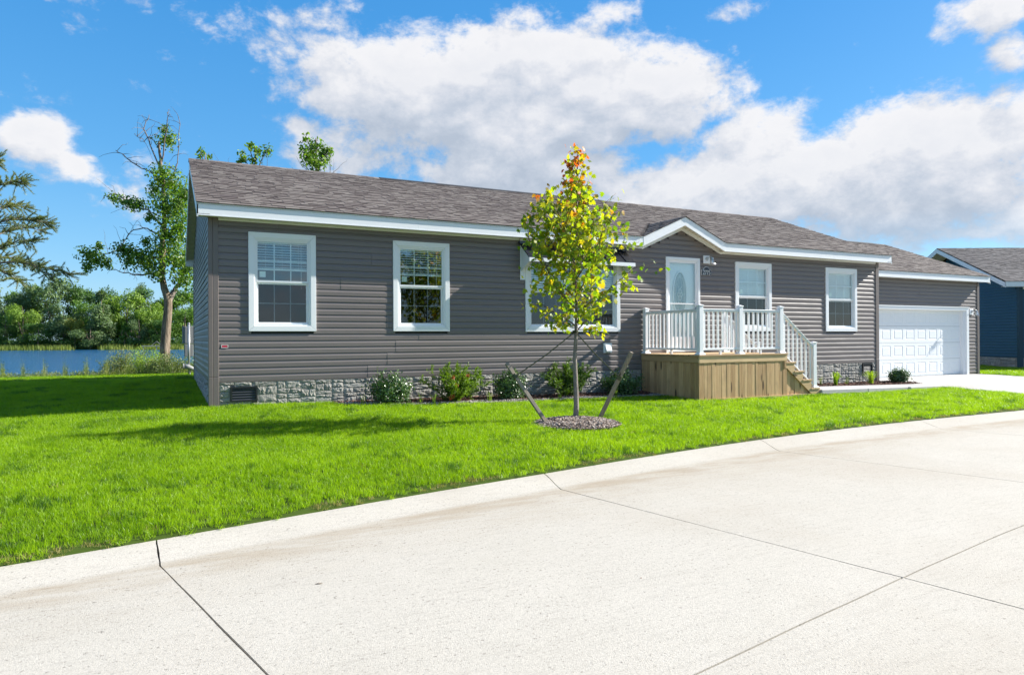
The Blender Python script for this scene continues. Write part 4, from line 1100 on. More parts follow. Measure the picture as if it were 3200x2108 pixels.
ridge(HL-1.5, GW1+.2, GY+GD/2, GZR+.012, 0.41, house, M['shingle'], 6, dark=(HL-1, 22.9))
rake(GW1+.22, -1, HD_=GD, y0=GY, ze=GZE, zr_=GZR, ov=GOV, wallx=GW1+.02)
# garage door
gd = link('garage_door', None, house)
x0, x1, zt = Dg; zb_ = -0.555
mb = MB()
for (a, b_, c_, d_) in ((x0, x1, zt-0.10, zt), (x0, x0+.12, zb_, zt-.101), (x1-.12, x1, zb_, zt-.101)): mb.box(a, GY-.045, c_, b_, GY+.02, d_)
mb.box(x0-.02, GY-.065, zt-.012, x1+.02, GY-.0455, zt+.012); mb.obj('casing', wh, gd)
mb = MB(); mb.box(x0+.10, GY+.021, zb_, x0+.18, GY+.13, zt-.04); mb.box(x1-.20, GY+.021, zb_, x1-.10, GY+.13, zt-.04); mb.box(x0+.18, GY+.021, zt-.12, x1-.20, GY+.13, zt-.04); mb.obj('jamb', wh, gd)
px0, px1 = x1-.20-8*0.576, x1-.20; hts = [-0.555, -0.02, 0.50, 1.02, zt-.10]
for s in range(4):
    mb = MB(); a, b_ = hts[s]+.003, hts[s+1]-.003; yy = GY+.13
    hs = []
    for k in range(8):
        cx0, cx1 = px0+k*0.576+.07, px0+(k+1)*0.576-.07; cz0, cz1 = a+.085, b_-.085
        hs.append((cx0, cx1, cz0, cz1))
        d1_, d2_, d3_ = 0.022, 0.036, 0.060
        ringz = [(0, 0), (d1_, 0.0065), (d2_, 0.0065), (d3_, 0.0008)]
        for q in range(3):
            (ia, ya), (ib, yb) = ringz[q], ringz[q+1]
            A = [(cx0+ia, yy+ya, cz0+ia), (cx1-ia, yy+ya, cz0+ia), (cx1-ia, yy+ya, cz1-ia), (cx0+ia, yy+ya, cz1-ia)]
            B = [(cx0+ib, yy+yb, cz0+ib), (cx1-ib, yy+yb, cz0+ib), (cx1-ib, yy+yb, cz1-ib), (cx0+ib, yy+yb, cz1-ib)]
            mb.add(A+B, [(j, (j+1) % 4, 4+(j+1) % 4, 4+j) for j in range(4)])
        mb.add(B, [(0, 1, 2, 3)])
    wall_with_holes(mb, px0, px1, a, b_, hs, yy)
    mb.add([(px0, yy, b_), (px1, yy, b_), (px1, yy+.03, b_), (px0, yy+.03, b_)], [(0, 1, 2, 3)]); mb.obj('door_section', M['door'], gd)
mb = MB(); mb.box(px0, GY+.14, zb_-.02, px1, GY+.15, zt); mb.obj('backing', M['dark'], gd)
mb = MB(); mb.box(px0, GY+.115, zb_-.005, px1, GY+.135, zb_+.012); mb.obj('bottom_seal', M['black'], gd)

# ---- small wall fittings
mb = MB(); frame_ring(mb, 7.85, 8.062, 0.378, 0.586, 0.03, -0.0, -0.036); dv_ = mb.obj('dryer_vent', wh, house)
mb = MB(); mb.prism([Vector((7.885, -0.02, 0.41)), Vector((7.885, -0.02, 0.55)), Vector((7.885, -0.05, 0.55)), Vector((7.885, -0.10, 0.43)), Vector((7.885, -0.10, 0.41))], (0.142, 0, 0)); mb.obj('hood', wh, dv_)
mb = MB(); mb.box(0.165, -0.022, 0.567, 0.27, -0.0145, 0.622); lb = mb.obj('certification_label', M['red'], house)
mb = MB()
for (a, b_, c_, d_) in ((0.165, .27, .616, .622), (.165, .27, .567, .573), (.165, .171, .573, .616), (.264, .27, .573, .616)): mb.box(a, -0.0235, c_, b_, -0.0221, d_)
mb.obj('label_border', M['sticker'], lb)

# ---- wall lamps
def wall_lamp(x, y, z, label, mirror=False):
    t_ = thing('wall_lamp', label, 'lamp', (x, y, z), 0, 'wall lamps on the front of the house')
    mb = MB(); mb.box(-0.10, -0.03, -0.09, 0.10, 0.0, 0.10); bevel(mb.obj('backplate', wh, t_), .01, 2)
    mb = MB(); mb.tube([(0, -0.028, 0.02), (0, -0.045, 0.02)], [0.052, 0.04], 20); mb.tube([(0, -0.04, 0.02), (0.015, -0.09, 0.055), (0.03, -0.14, 0.06), (0.04, -0.165, 0.03)], 0.011, 8); mb.tube([(0.04, -0.165, 0.04), (0.04, -0.165, -0.01)], [0.03, 0.034], 14); mb.obj('arm', M['steel'], t_)
    V = MB(); pts_ = [(0.032, 0.0), (0.045, -0.03), (0.055, -0.09), (0.068, -0.125), (0.072, -0.13)]
    n = 16; vs = []
    for (rr_, zz) in pts_:
        for k in range(n): a = 2*math.pi*k/n; vs.append((0.04+rr_*(1+0.06*(k % 2))*math.cos(a), -0.165+rr_*(1+0.06*(k % 2))*math.sin(a), zz))
    fs = [(j*n+k, j*n+(k+1) % n, (j+1)*n+(k+1) % n, (j+1)*n+k) for j in range(len(pts_)-1) for k in range(n)]
    V.add(vs, fs); V.obj('lamp_shade', M['lampglass'], t_, True)
    mb = MB(); mb.tube([(0.04, -0.165, -0.012), (0.04, -0.165, -0.05), (0.04, -0.165, -0.085), (0.04, -0.165, -0.10)], [0.012, 0.026, 0.024, 0.008], 12); mb.obj('bulb', M['white'], t_, True)
wall_lamp(10.795, -0.016, 2.54, 'small white wall lamp with a clear glass shade beside the front door')
wall_lamp(22.99, GY-0.016, 1.49, 'small white wall lamp beside the garage door, close to the corner of the house')

# ---- house number
pl = thing('house_number_sign', 'dark arched number plate reading 2775 to the right of the front door', 'sign', (10.79, -0.016, 2.24))
def arch(w_, h0, h1, hr, n=14):
    P = [(-w_, h0), (w_, h0), (w_, h1)]
    for k in range(n+1):
        a = math.pi*k/n; P.append((hr*math.cos(a), h1+0.012+(0.068)*math.sin(a)))
    P.append((-w_, h1)); return P
mb = MB(); mb.prism([Vector((x, -0.018, z)) for x, z in arch(0.148, -0.072, 0.06, 0.085)], (0, 0.016, 0)); mb.obj('plate', M['white'], pl)
mb = MB(); mb.prism([Vector((x*0.965, -0.0215, z*0.95-.001)) for x, z in arch(0.148, -0.072, 0.06, 0.083)], (0, 0.0032, 0)); mb.obj('face', M['plate'], pl)
# slab serif numerals drawn as strokes
def stroke(mb, P, w_=0.0055):
    for i in range(len(P)-1):
        a, b_ = Vector((P[i][0], 0, P[i][1])), Vector((P[i+1][0], 0, P[i+1][1])); d = (b_-a).normalized(); nrm = Vector((-d.z, 0, d.x))*w_*0.5; e_ = d*w_*0.3
        mb.prism([a-e_-nrm, b_+e_-nrm, b_+e_+nrm, a-e_+nrm], (0, -0.004-0.0001*i, 0))
digs = {'2': [([(0, .075), (.003, .09), (.012, .1), (.026, .1), (.036, .09), (.037, .075), (.03, .055), (.008, .02), (0, .003)], .009), ([(0, .003), (.04, .003)], .009), ([(.04, .003), (.041, .025)], .006)],
        '7': [([(0, .097), (.04, .097)], .009), ([(.0, .097), (.0, .078)], .006), ([(.04, .095), (.024, .05), (.018, .0)], .010)],
        '5': [([(.038, .098), (.006, .098)], .009), ([(.006, .098), (.004, .058)], .006), ([(.004, .056), (.016, .064), (.03, .06), (.039, .045), (.039, .022), (.03, .006), (.014, .001), (.002, .012)], .009)]}
for k, ch in enumerate('2775'):
    mb = MB()
    for P, w_ in digs[ch]: stroke(mb, [(-0.108+k*0.057+p[0], -0.052+p[1]) for p in P], w_)
    o = mb.obj('numeral', M['white'], pl); o.location.y = -0.0222

# ------------------------------------------------------------------ porch
porch = thing('front_porch', 'raised wooden porch with boarded skirt, side steps and white railing at the front door', 'porch', (8.87, 0, -0.54))
PX, PY, PZ = 8.87, 0.0, -0.54
def pobj(mb, name, m, parent=porch, **k):
    mb.v = [(x-PX, y-PY, z-PZ) for x, y, z in mb.v]; return mb.obj(name, m, parent, **k)
DX0, DX1, DY, DZ = 8.87, 11.34, -1.905, 0.347
nb = 13
for k in range(nb):          # deck boards run along the front
    mb = MB(); ya = DY-0.02+k*0.1475; mb.box(DX0-0.02, ya, DZ-0.028, DX1+0.015, ya+0.141, DZ+random.uniform(0, .002)); bevel(pobj(mb, 'deck_board', M['deckwood']), .003)
for (nm, bx_, m_) in (('rim_board', (DX0, DY, 0.185, DX1, DY+0.038, DZ-0.029), M['wood_x']), ('rim_board', (DX0, DY+.039, 0.187, DX0+.038, -0.02, DZ-0.029), M['wood_y']), ('rim_board', (DX1-.038, DY+.039, 0.187, DX1, -0.02, DZ-0.029), M['wood_y'])):
    mb = MB(); mb.box(*bx_); bevel(pobj(mb, nm, m_), .003)
r = random.Random(5)
def gz(x, y): return ground(x, y)-0.03
x = DX0+0.002
while x < DX1-0.08:            # upright skirt boards, front
    w_ = min(r.choice([0.09, 0.115, 0.135, 0.14]), DX1-.002-x); dd = r.uniform(0, .006)
    mb = MB(); mb.box(x+.0015, DY+.012+dd, -0.585, x+w_-.0015, DY+.030+dd, 0.1845); bevel(pobj(mb, 'skirt_board', M['wood_v']), .002); x += w_
y = DY+0.032
while y < -0.05:
    w_ = min(r.choice([0.09, 0.115, 0.135, 0.14]), -0.02-y); dd = r.uniform(0, .006)
    mb = MB(); mb.box(DX0+.012+dd, y+.0015, -0.585, DX0+.030+dd, y+w_-.0015, 0.186); bevel(pobj(mb, 'skirt_board', M['wood_v']), .002); y += w_
mb = MB(); mb.box(DX0, DY-.004, -0.60, 12.05, DY+.05, -0.548); pobj(mb, 'ground_beam', M['wood_x'])
# stairs going down to the right
treads = [(11.30, 11.60, 0.156), (11.565, 11.86, -0.043), (11.82, 12.10, -0.238), (12.08, 12.36, -0.432)]
SY0, SY1 = DY+0.01, -0.12
for (a, b_, z) in treads:
    for q in range(2):
        mb = MB(); m_ = (b_-a)/2-.003; mb.box(a+q*(m_+.006), SY0-.015, z-.032, a+q*(m_+.006)+m_, SY1, z); bevel(pobj(mb, 'tread', M['wood_y']), .003)
for i, (a, b_, z) in enumerate(treads):
    mb = MB(); mb.box(a+.01, SY0+.045, z-.19 if i < 3 else -.58, a+.03, SY1-.045, z-.034); pobj(mb, 'riser', M['wood_y'])
mb = MB(); mb.box(12.335, SY0+.045, -.585, 12.352, SY1-.045, -.466); pobj(mb, 'riser', M['wood_y'])
for (ya, nm) in ((SY0, 0), (SY1-0.04, 1)):
    mb = MB(); P = [(11.345, 0.122)]
    prof = [(11.30, 0.123), (11.572, 0.123), (11.572, -0.076), (11.832, -0.076), (11.832, -0.271), (12.09, -0.271), (12.09, -0.465), (12.352, -0.465), (12.352, -0.59), (12.13, -0.585), (11.345, 0.02), (11.30, 0.02)]
    mb.prism([Vector((p[0], ya, p[1])) for p in prof[::-1]], (0, 0.038, 0)); bevel(pobj(mb, 'stringer', M['wood_x']), .002)
# boards under the stair
x = DX1+0.002
while x < 12.02:
    w_ = min(0.14, 12.03-x); zt_ = lambda xx: 0.09-(xx-11.345)*0.775
    mb = MB(); z1_, z2_ = min(0.18, zt_(x)), min(0.18, zt_(x+w_))
    mb.prism([Vector((x+.0015, DY+.05, -.585)), Vector((x+w_-.0015, DY+.05, -.585)), Vector((x+w_-.0015, DY+.05, max(z2_, -.57))), Vector((x+.0015, DY+.05, z1_))], (0, .016, 0)); pobj(mb, 'skirt_board', M['wood_v']); x += w_
mb = MB(); mb.box(11.255, DY-.002, 0.03, 11.305, DY+.036, 0.1845); pobj(mb, 'stair_block', M['wood_v'])
# railing
def rpost(x, y, z0, z1, s=0.05):
    p = link('railing_post', None, porch)
    def ob(mb, nm):
        mb.v = [(a-PX, b-PY, c-PZ) for a, b, c in mb.v]; return bevel(mb.obj(nm, wh, p), .004, 2)
    mb = MB(); mb.box(x-s, y-s, z0+.001, x+s, y+s, z1-.035); ob(mb, 'sleeve')
    mb = MB(); c = s+.012; zt = z1-.034; mb.box(x-c, y-c, zt, x+c, y+c, zt+.014)
    mb.add([(x-c+.004, y-c+.004, zt+.0145), (x+c-.004, y-c+.004, zt+.0145), (x+c-.004, y+c-.004, zt+.0145), (x-c+.004, y+c-.004, zt+.0145), (x, y, zt+.036)], [(0, 1, 4), (1, 2, 4), (2, 3, 4), (3, 0, 4)]); ob(mb, 'cap')
    mb = MB(); c = s+.028
    mb.add([(x-c, y-c, z0), (x+c, y-c, z0), (x+c, y+c, z0), (x-c, y+c, z0), (x-c, y-c, z0+.02), (x+c, y-c, z0+.02), (x+c, y+c, z0+.02), (x-c, y+c, z0+.02),
            (x-s-.004, y-s-.004, z0+.045), (x+s+.004, y-s-.004, z0+.045), (x+s+.004, y+s+.004, z0+.045), (x-s-.004, y+s+.004, z0+.045)],
           [(0, 1, 5, 4), (1, 2, 6, 5), (2, 3, 7, 6), (3, 0, 4, 7), (4, 5, 9, 8), (5, 6, 10, 9), (6, 7, 11, 10), (7, 4, 8, 11), (8, 9, 10, 11)]); ob(mb, 'base_skirt')
def rail_run(A, B, zA, zB, htop=0.92, hbot=0.09, n=9, foot=True):
    """A,B (x,y); zA,zB surface heights"""
    A3, B3 = Vector((A[0], A[1], 0)), Vector((B[0], B[1], 0)); d = (B3-A3).normalized(); nn = Vector((-d.y, d.x, 0))
    def bar(h, w_, t_, nm, prof=None):
        mb = MB()
        P = [A3+Vector((0, 0, zA+h))-nn*w_, A3+Vector((0, 0, zA+h))+nn*w_, A3+Vector((0, 0, zA+h+t_))+nn*w_, A3+Vector((0, 0, zA+h+t_))-nn*w_]
        dd = (B3-A3)+Vector((0, 0, zB-zA)); mb.prism(P if True else P[::-1], dd); bevel(pobj(mb, nm, wh), .006, 2)
    bar(htop-.045, .030, .035, 'top_rail'); bar(htop-.0095, .040, .022, 'hand_rail'); bar(hbot, .026, .045, 'bottom_rail')
    for k in range(n):
        t_ = (k+0.5)/n; p = A3.lerp(B3, t_); z = zA+(zB-zA)*t_; s = .0175; sl = abs(zB-zA)/(B3-A3).length*s
        mb = MB(); c_, e_ = d*s, nn*s
        P = [p-c_-e_, p+c_-e_, p+c_+e_, p-c_+e_]; P = [Vector((q.x, q.y, z+hbot+.046-sl)) for q in P]
        mb.prism(P, (0, 0, htop-.045-hbot-.046+2*sl)); pobj(mb, 'baluster', wh)
    if foot:
        p = A3.lerp(B3, 0.5); mb = MB(); mb.box(p.x-.02, p.y-.02, zA+.001, p.x+.02, p.y+.02, zA+hbot); pobj(mb, 'rail_foot', wh)
zt = 1.372
rpost(8.955, -0.085, DZ, zt); rpost(8.955, DY+.075, DZ, zt); rpost(10.035, DY+.075, DZ, zt); rpost(11.21, DY+.075, DZ, zt); rpost(11.21, -0.16, DZ, zt)
rpost(12.24, DY+.075, -0.432, 0.598, 0.05); rpost(12.24, -0.2, -0.432, 0.598, 0.05)
rail_run((8.955, -0.135), (8.955, DY+.125), DZ, DZ, n=13)
rail_run((9.005, DY+.075), (9.985, DY+.075), DZ, DZ, n=8); rail_run((10.085, DY+.075), (11.16, DY+.075), DZ, DZ, n=8)
sr = -0.772
rail_run((11.26, DY+.075), (12.19, DY+.075), DZ-0.03, DZ-0.03+sr*0.93, 0.90, 0.02, n=7, foot=False)
rail_run((11.26, -0.2), (12.19, -0.2), DZ-0.03, DZ-0.03+sr*0.93, 0.90, 0.02, n=7, foot=False)
# unseen solid slab added so that light does not show under the deck
mb = MB(); mb.box(DX0+.06, DY+.06, 0.19, DX1-.05, -0.03, 0.30); pobj(mb, 'light_block', M['wood_x'])

# ------------------------------------------------------------------ foliage builders
def leaf_cloud(name, centers, normals, sizes, shape, m, seed, droop=0.0):
    """place a leaf polygon at each centre, facing roughly its normal"""
    rg = np.random.default_rng(seed); C_ = np.asarray(centers, float); n = len(C_)
    if n == 0: return None
    N_ = np.asarray(normals, float)+rg.normal(0, 0.55, (n, 3)); N_ /= np.linalg.norm(N_, axis=1)[:, None]+1e-9
    T_ = rg.normal(0, 1, (n, 3)); T_[:, 2] -= droop; T_ -= (T_*N_).sum(1)[:, None]*N_; T_ /= np.linalg.norm(T_, axis=1)[:, None]+1e-9
    B_ = np.cross(N_, T_); S_ = np.asarray(sizes, float)[:, None]
    sh = np.asarray(shape, float); k = len(sh)
    V = (C_[:, None, :] + T_[:, None, :]*(sh[None, :, 0:1]*S_[:, None]) + B_[:, None, :]*(sh[None, :, 1:2]*S_[:, None]) + N_[:, None, :]*(sh[None, :, 2:3]*S_[:, None])).reshape(-1, 3)
    return V, k, n
QUAD = [(0, -0.32, 0), (0.45, 0, -0.06), (1, 0.02, 0.02), (0.5, 0.34, -.04)]
OVAL = [(0, 0, 0), (0.3, -0.26, 0.03), (0.7, -0.22, 0.02), (1, 0, -0.05), (0.7, 0.22, 0.02), (0.3, 0.26, 0.03)]
MAPLE = [(0, 0, 0), (0.12, -0.30, 0.02), (0.30, -0.52, -0.03), (0.42, -0.26, 0.02), (0.72, -0.36, -.03), (0.68, -0.14, 0), (1.0, 0, -0.08), (0.68, 0.14, 0), (0.72, 0.36, -.03), (0.42, 0.26, .02), (0.30, 0.52, -.03), (0.12, 0.30, .02)]
def leaves_mesh(name, centers, normals, sizes, shape, m, seed, droop=0.0):
    V, k, n = leaf_cloud(name, centers, normals, sizes, shape, m, seed, droop)
    Fc = np.arange(n*k).reshape(n, k)
    return np_mesh(name, V, Fc, m)
def blob_points(rg, c, r, n, shell=0.5):
    """points scattered in an ellipsoid, thicker towards its skin"""
    d = rg.normal(0, 1, (n, 3)); d /= np.linalg.norm(d, axis=1)[:, None]
    q = rg.random(n)**shell
    return np.asarray(c)+d*np.asarray(r)*q[:, None], d

# far shore trees ------------------------------------------------------------
def far_crown(seed, h, w_, kind, n=1500):
    rg = np.random.default_rng(seed); C_, N_ = [], []
    lobes = 16 if kind == 'round' else 12
    for k in range(lobes):
        if kind == 'round':
            zc = h*rg.uniform(0.16, 0.86); rmax = w_*0.5*math.sin(math.pi*min(0.95, max(0.12, (zc/h-0.05)*0.98)))**0.6
            a = rg.uniform(0, 6.28); q = rmax*0.62; r_ = rg.uniform(0.15, 0.25)*w_
        else:
            zc = h*rg.uniform(0.12, 0.92); rmax = w_*0.5*(1.05-zc/h); a = rg.uniform(0, 6.28); q = rmax*0.5; r_ = rmax*0.55+0.3
        c = (q*math.cos(a), q*math.sin(a), zc); p, d = blob_points(rg, c, (r_, r_, r_*0.8), n//lobes, 0.4); C_.append(p); N_.append(d)
    C_ = np.concatenate(C_); N_ = np.concatenate(N_)
    return C_, N_
far_meshes = {}
def far_tree(x, y, h, w_, ci, kind, label, grp, seed):
    t_ = thing('shore_tree', label, 'tree', (x, y, ground(x, y)-.1), random.uniform(0, 6.28), grp)
    key = (ci, kind, seed % 3)
    if key not in far_meshes:
        C_, N_ = far_crown(seed*13+ci, 10, 8 if kind == 'round' else 5, kind, 4200)
        rg = np.random.default_rng(seed); far_meshes[key] = leaves_mesh('crown', C_, N_, rg.uniform(0.32, 0.75, len(C_)), QUAD, FAR[ci], seed)
    c = link('crown', far_meshes[key], t_); c.scale = (w_/(8 if kind == 'round' else 5), w_/(8 if kind == 'round' else 5), h/10)
    if 'trunk' not in far_meshes:
        mb = MB(); mb.tube([(0, 0, -.5), (0.05, 0, 3), (0, .1, 6), (0.1, 0, 9)], [0.22, 0.17, 0.11, 0.03], 6); mb.tube([(0.03, 0, 2.5), (0.9, .2, 4.5), (1.5, .3, 6.5)], [.11, .08, .03], 5); mb.tube([(0.03, 0, 3), (-0.8, .3, 5), (-1.4, -.3, 6.8)], [.11, .08, .03], 5)
        far_meshes['trunk'] = mb.mesh('trunk', M['bark'])
    c = link('trunk', far_meshes['trunk'], t_); c.scale = (1.2, 1.2, h/10)
def at(px, D_, z=0):      # a place D_ metres ahead, at bearing of column px
    p = CAM+F*D_+R2*((px-1190)/1587*D_); return p.x, p.y
FT = [  # column, extra distance, height, width, colour, kind, description
 (-40, 8, 17, 15, 2, 'round', 'grey-green round tree at the far left end of the opposite shore'),
 (18, 0, 14.5, 11, 2, 'round', 'dull olive tree leaning over the water, leftmost on the far shore in view'),
 (62, 9, 17.5, 12, 1, 'round', 'yellow-green tall tree behind the olive tree on the far shore'),
 (55, -8, 11, 9, 3, 'round', 'low bright tree with a pale bare trunk at the lake edge'),
 (118, 5, 19, 17, 2, 'round', 'tallest broad sage-green tree on the far shore'),
 (150, -6, 11, 12, 2, 'round', 'pale drooping tree below the tallest far crown'),
 (186, 8, 15.5, 10, 0, 'round', 'dark green tree right of the tallest far crown'),
 (205, -3, 11.5, 11, 1, 'round', 'mid-green bushy tree between the tallest tree and the grey columnar tree'),
 (176, -9, 7.5, 6, 5, 'round', 'small yellowing tree at the water edge of the far shore'),
 (240, 8, 15, 11, 4, 'round', 'blackish green dense tree behind the grey columnar tree'),
 (238, -8, 14.5, 9, 2, 'cone', 'grey-green columnar tree standing forward on the far shore'),
 (212, -12, 6, 10, 2, 'round', 'low dusty-green shrubby tree by the reeds'),
 (268, 6, 12, 8, 4, 'cone', 'dark pointed tree in the gap of the far tree line'),
 (297, 2, 15, 14, 3, 'round', 'bright green layered round tree in the middle of the far shore'),
 (318, 12, 17, 8, 2, 'round', 'greyish tree top showing behind the bright layered tree'),
 (291, -10, 6.5, 3.6, 1, 'cone', 'small narrow tree on the far bank, left one of a close pair'),
 (306, -10, 6, 3.4, 0, 'cone', 'small narrow tree on the far bank, right one of a close pair'),
 (345, 7, 15, 9, 0, 'round', 'dark mid-height tree left of the near leaning trunk across the lake'),
 (352, -4, 11, 10, 3, 'round', 'light green tree near the dock on the far shore'),
 (325, -9, 7.5, 6, 2, 'round', 'soft sage sapling beside the far dock'),
 (395, 5, 14, 13, 1, 'round', 'green tree across the lake seen right behind the near tree trunk'),
 (425, 8, 14.5, 12, 0, 'round', 'dark green tree across the lake next to the house wall'),
 (432, -5, 10, 11, 1, 'round', 'leafy tree across the lake touching the house corner in view'),
 (90, -11, 6.5, 8, 0, 'round', 'low dark bush-like tree at the left waterline'),
 (378, -10, 7, 8, 0, 'round', 'low dark tree at the far waterline behind the near trunk'),
 (15, -9, 8.5, 8, 0, 'round', 'low dark tree at the far left waterline under the olive tree')]
DSH = 203
for k, (px, dd, h, w_, ci, kd_, lb_) in enumerate(FT):
    x, y = at(px, DSH+dd); far_tree(x, y, h*1.17, w_, ci, kd_, lb_, 'trees along the far shore', k)
# understorey mass behind
rg = np.random.default_rng(5); C_, N_ = [], []
for px in range(-700, 2400, 9):
    x, y = at(px, DSH+14+rg.uniform(-3, 3)); vis_ = -150 < px < 480; p, d = blob_points(rg, (x, y, 4.0 if vis_ else 5.5), (5 if vis_ else 7, 4, 5.5 if vis_ else 7.5), 160, 0.4); C_.append(p); N_.append(d)
for px in range(-100, 520, 9):
    x, y = at(px, DSH-8+rg.uniform(-3, 2)); r_ = rg.uniform(1.2, 2.4); p, d = blob_points(rg, (x, y, -.6+r_*0.4), (3.4, 2.2, r_), 60, 0.4); C_.append(p); N_.append(d)
C_ = np.concatenate(C_); N_ = np.concatenate(N_)
o = link('shore_undergrowth', leaves_mesh('shore_undergrowth', C_, N_, rg.uniform(0.6, 1.2, len(C_)), QUAD, FAR[0], 9), None, kind='stuff')
tag(o, 'dark wood filling the far shore behind and beside its separate trees', 'undergrowth')
V, T = [], []
for k in range(5200):
    px = rg.uniform(-120, 500); dd = rg.uniform(-22, -13); 
    dens = 0.5+0.5*math.sin(px*0.05+1)+0.4*math.sin(px*0.021)
    if rg.random() > dens: continue
    x, y = at(px, DSH+dd); h = rg.uniform(0.8, 1.9); a = rg.uniform(0, 3.14); wx, wy = 0.10*math.cos(a), 0.10*math.sin(a); lx = rg.uniform(-.3, .3)
    z = WATER-.1; o = len(V); V += [(x-wx, y-wy, z), (x+wx, y+wy, z), (x+lx, y, z+h)]; T.append((o, o+1, o+2))
o = link('shore_reeds', np_mesh('shore_reeds', V, T, M['reed']), None, kind='stuff'); tag(o, 'yellow-green reeds along the far waterline', 'reeds')
# dock
x, y = at(365, DSH-24); dk = thing('boat_dock', 'small grey dock standing in the lake by the far shore', 'dock', (x, y, WATER))
mb = MB(); mb.box(-3.4, -1.2, 0.9, 3.4, 1.2, 1.1); mb.obj('platform', M['dock'], dk)
for sx in (-3, 0, 3):
    mb = MB(); mb.box(sx-.12, -1.1, -1, sx+.12, -.86, .9); mb.obj('leg', M['dock'], dk)
mb = MB(); mb.tube([(1.2, 0, 1.1), (0, 0, 2.2)], .07, 5); mb.tube([(-1.2, 0, 1.1), (0, 0, 2.2)], .07, 5); mb.obj('hoist_frame', M['dock'], dk)

# ---- near poplar by the lake
def limb(mb, pts_, r0, r1, k=7, seed=0, jit=0.04, sub=3):
    r = random.Random(seed); P = []
    pts_ = [Vector(p) for p in pts_]
    for i in range(len(pts_)-1):
        for s in range(sub):
            t_ = s/sub; a = pts_[max(i-1, 0)]; b_ = pts_[i]; c_ = pts_[i+1]; d_ = pts_[min(i+2, len(pts_)-1)]
            q = 0.5*((2*b_)+(c_-a)*t_+(2*a-5*b_+4*c_-d_)*t_*t_+(3*b_-a-3*c_+d_)*t_**3)
            P.append(q+Vector((r.gauss(0, jit), r.gauss(0, jit), r.gauss(0, jit)))*(0 if i+s == 0 else 1))
    P.append(pts_[-1]); n = len(P)
    mb.tube(P, [r0+(r1-r0)*(i/(n-1))**0.8 for i in range(n)], k); return P
PB = Vector((-0.69, 15.4, -0.55)); PD = (PB-CAM).dot(F)
def pp(px, py, dep=0.0):     # a point of the near lake tree: metres from its foot
    s = (PD+dep)/1587; return CAM+F*(PD+dep)+R2*((px-1190)*s)+U2*((784-py)*s)-PB
poplar = thing('poplar_tree', 'tall half-bare poplar with a leaning forked trunk beside the lake, left of the house', 'tree', tuple(PB))
mb = MB()
limb(mb, [pp(386, 872), pp(384, 820), pp(388, 760), pp(392, 705), pp(386, 680), pp(378, 640), pp(380, 560), pp(384, 500), pp(380, 430), pp(376, 370), pp(370, 330)], 0.205, 0.035, 12, 1, 0.012)
mb.obj('trunk', M['bark'], poplar, True)
mb = MB()
limb(mb, [pp(392, 700), pp(404, 680, .2), pp(418, 660, .4), pp(432, 620, .5), pp(440, 570, .4)], 0.12, 0.03, 8, 2, .015)
main_limbs = [([(378, 640), (355, 636), (320, 638), (290, 632), (262, 626)], .05, .4), ([(381, 610), (350, 596), (320, 590), (285, 585), (240, 592), (212, 600)], .045, .5), ([(383, 560), (360, 540), (335, 530), (300, 545), (275, 580)], .035, -.5),
              ([(383, 530), (345, 490), (310, 480), (275, 455), (258, 452)], .045, .3), ([(380, 430), (350, 400), (320, 385), (285, 360), (270, 350)], .03, -.3), ([(378, 410), (352, 340), (338, 300), (348, 268)], .03, .2),
              ([(376, 380), (385, 320), (392, 290), (390, 262)], .03, -.3), ([(380, 450), (408, 400), (418, 340), (415, 270)], .025, .3), ([(384, 520), (420, 470), (440, 440)], .04, -.2), ([(382, 590), (410, 570), (440, 540)], .04, .5), ([(372, 345), (350, 320), (335, 330), (320, 318)], .015, .2)]
tips = []
for k, (P, r0, dep) in enumerate(main_limbs):
    L_ = [pp(p[0], p[1], dep*i/len(P)*2) for i, p in enumerate(P)]; Q = limb(mb, L_, r0, 0.010, 6, k+3, .02); tips.append(Q)
rt = random.Random(5)
for Q in tips:          # twigs
    for j in range(10):
        b_ = Q[rt.randrange(len(Q)//3, len(Q))]; d = Vector((rt.gauss(0, 1), rt.gauss(0, 1), rt.gauss(0.25, .8))).normalized()*rt.uniform(.3, .9)
        limb(mb, [b_, b_+d*.5+Vector((0, 0, .06)), b_+d], .011, .0035, 4, rt.randrange(999), .02, 2)
mb.obj('branches', M['twig'], poplar, True)
PC = [(390, 325, 26, 22, .7), (383, 300, 12, 10, .3), (378, 405, 28, 26, .8), (400, 430, 34, 36, 1), (362, 440, 18, 22, .6), (415, 480, 30, 42, 1), (385, 480, 34, 38, 1), (420, 530, 26, 40, .9), (390, 545, 30, 30, .9), (350, 505, 14, 10, .4),
      (300, 470, 26, 16, .6), (268, 460, 18, 12, .5), (320, 475, 20, 14, .5), (405, 600, 34, 36, 1), (375, 580, 25, 28, .8), (325, 590, 36, 22, .8), (290, 578, 26, 18, .6), (300, 605, 22, 18, .6), (345, 610, 30, 26, .8), (210, 590, 28, 18, .5), (225, 605, 22, 18, .5), (250, 612, 14, 14, .4), (203, 620, 10, 14, .4),
      (425, 650, 26, 24, .7), (440, 620, 22, 30, .7), (432, 600, 24, 30, .8), (365, 635, 20, 18, .6), (440, 690, 10, 14, .4), (232, 572, 10, 8, .3), (430, 455, 22, 24, .6), (340, 560, 12, 10, .4)]
rg = np.random.default_rng(17); C_, N_ = [], []
for (px, py, rx, ry, dp) in PC:
    c = pp(px, py, rg.uniform(-.5, .5)); s = PD/1587; n = int(rx*ry*0.60)+45; p, d = blob_points(rg, tuple(c), (rx*s*1.24, dp*1.05, ry*s*1.24), n, 0.75); C_.append(p); N_.append(d)
C_ = np.concatenate(C_); N_ = np.concatenate(N_)
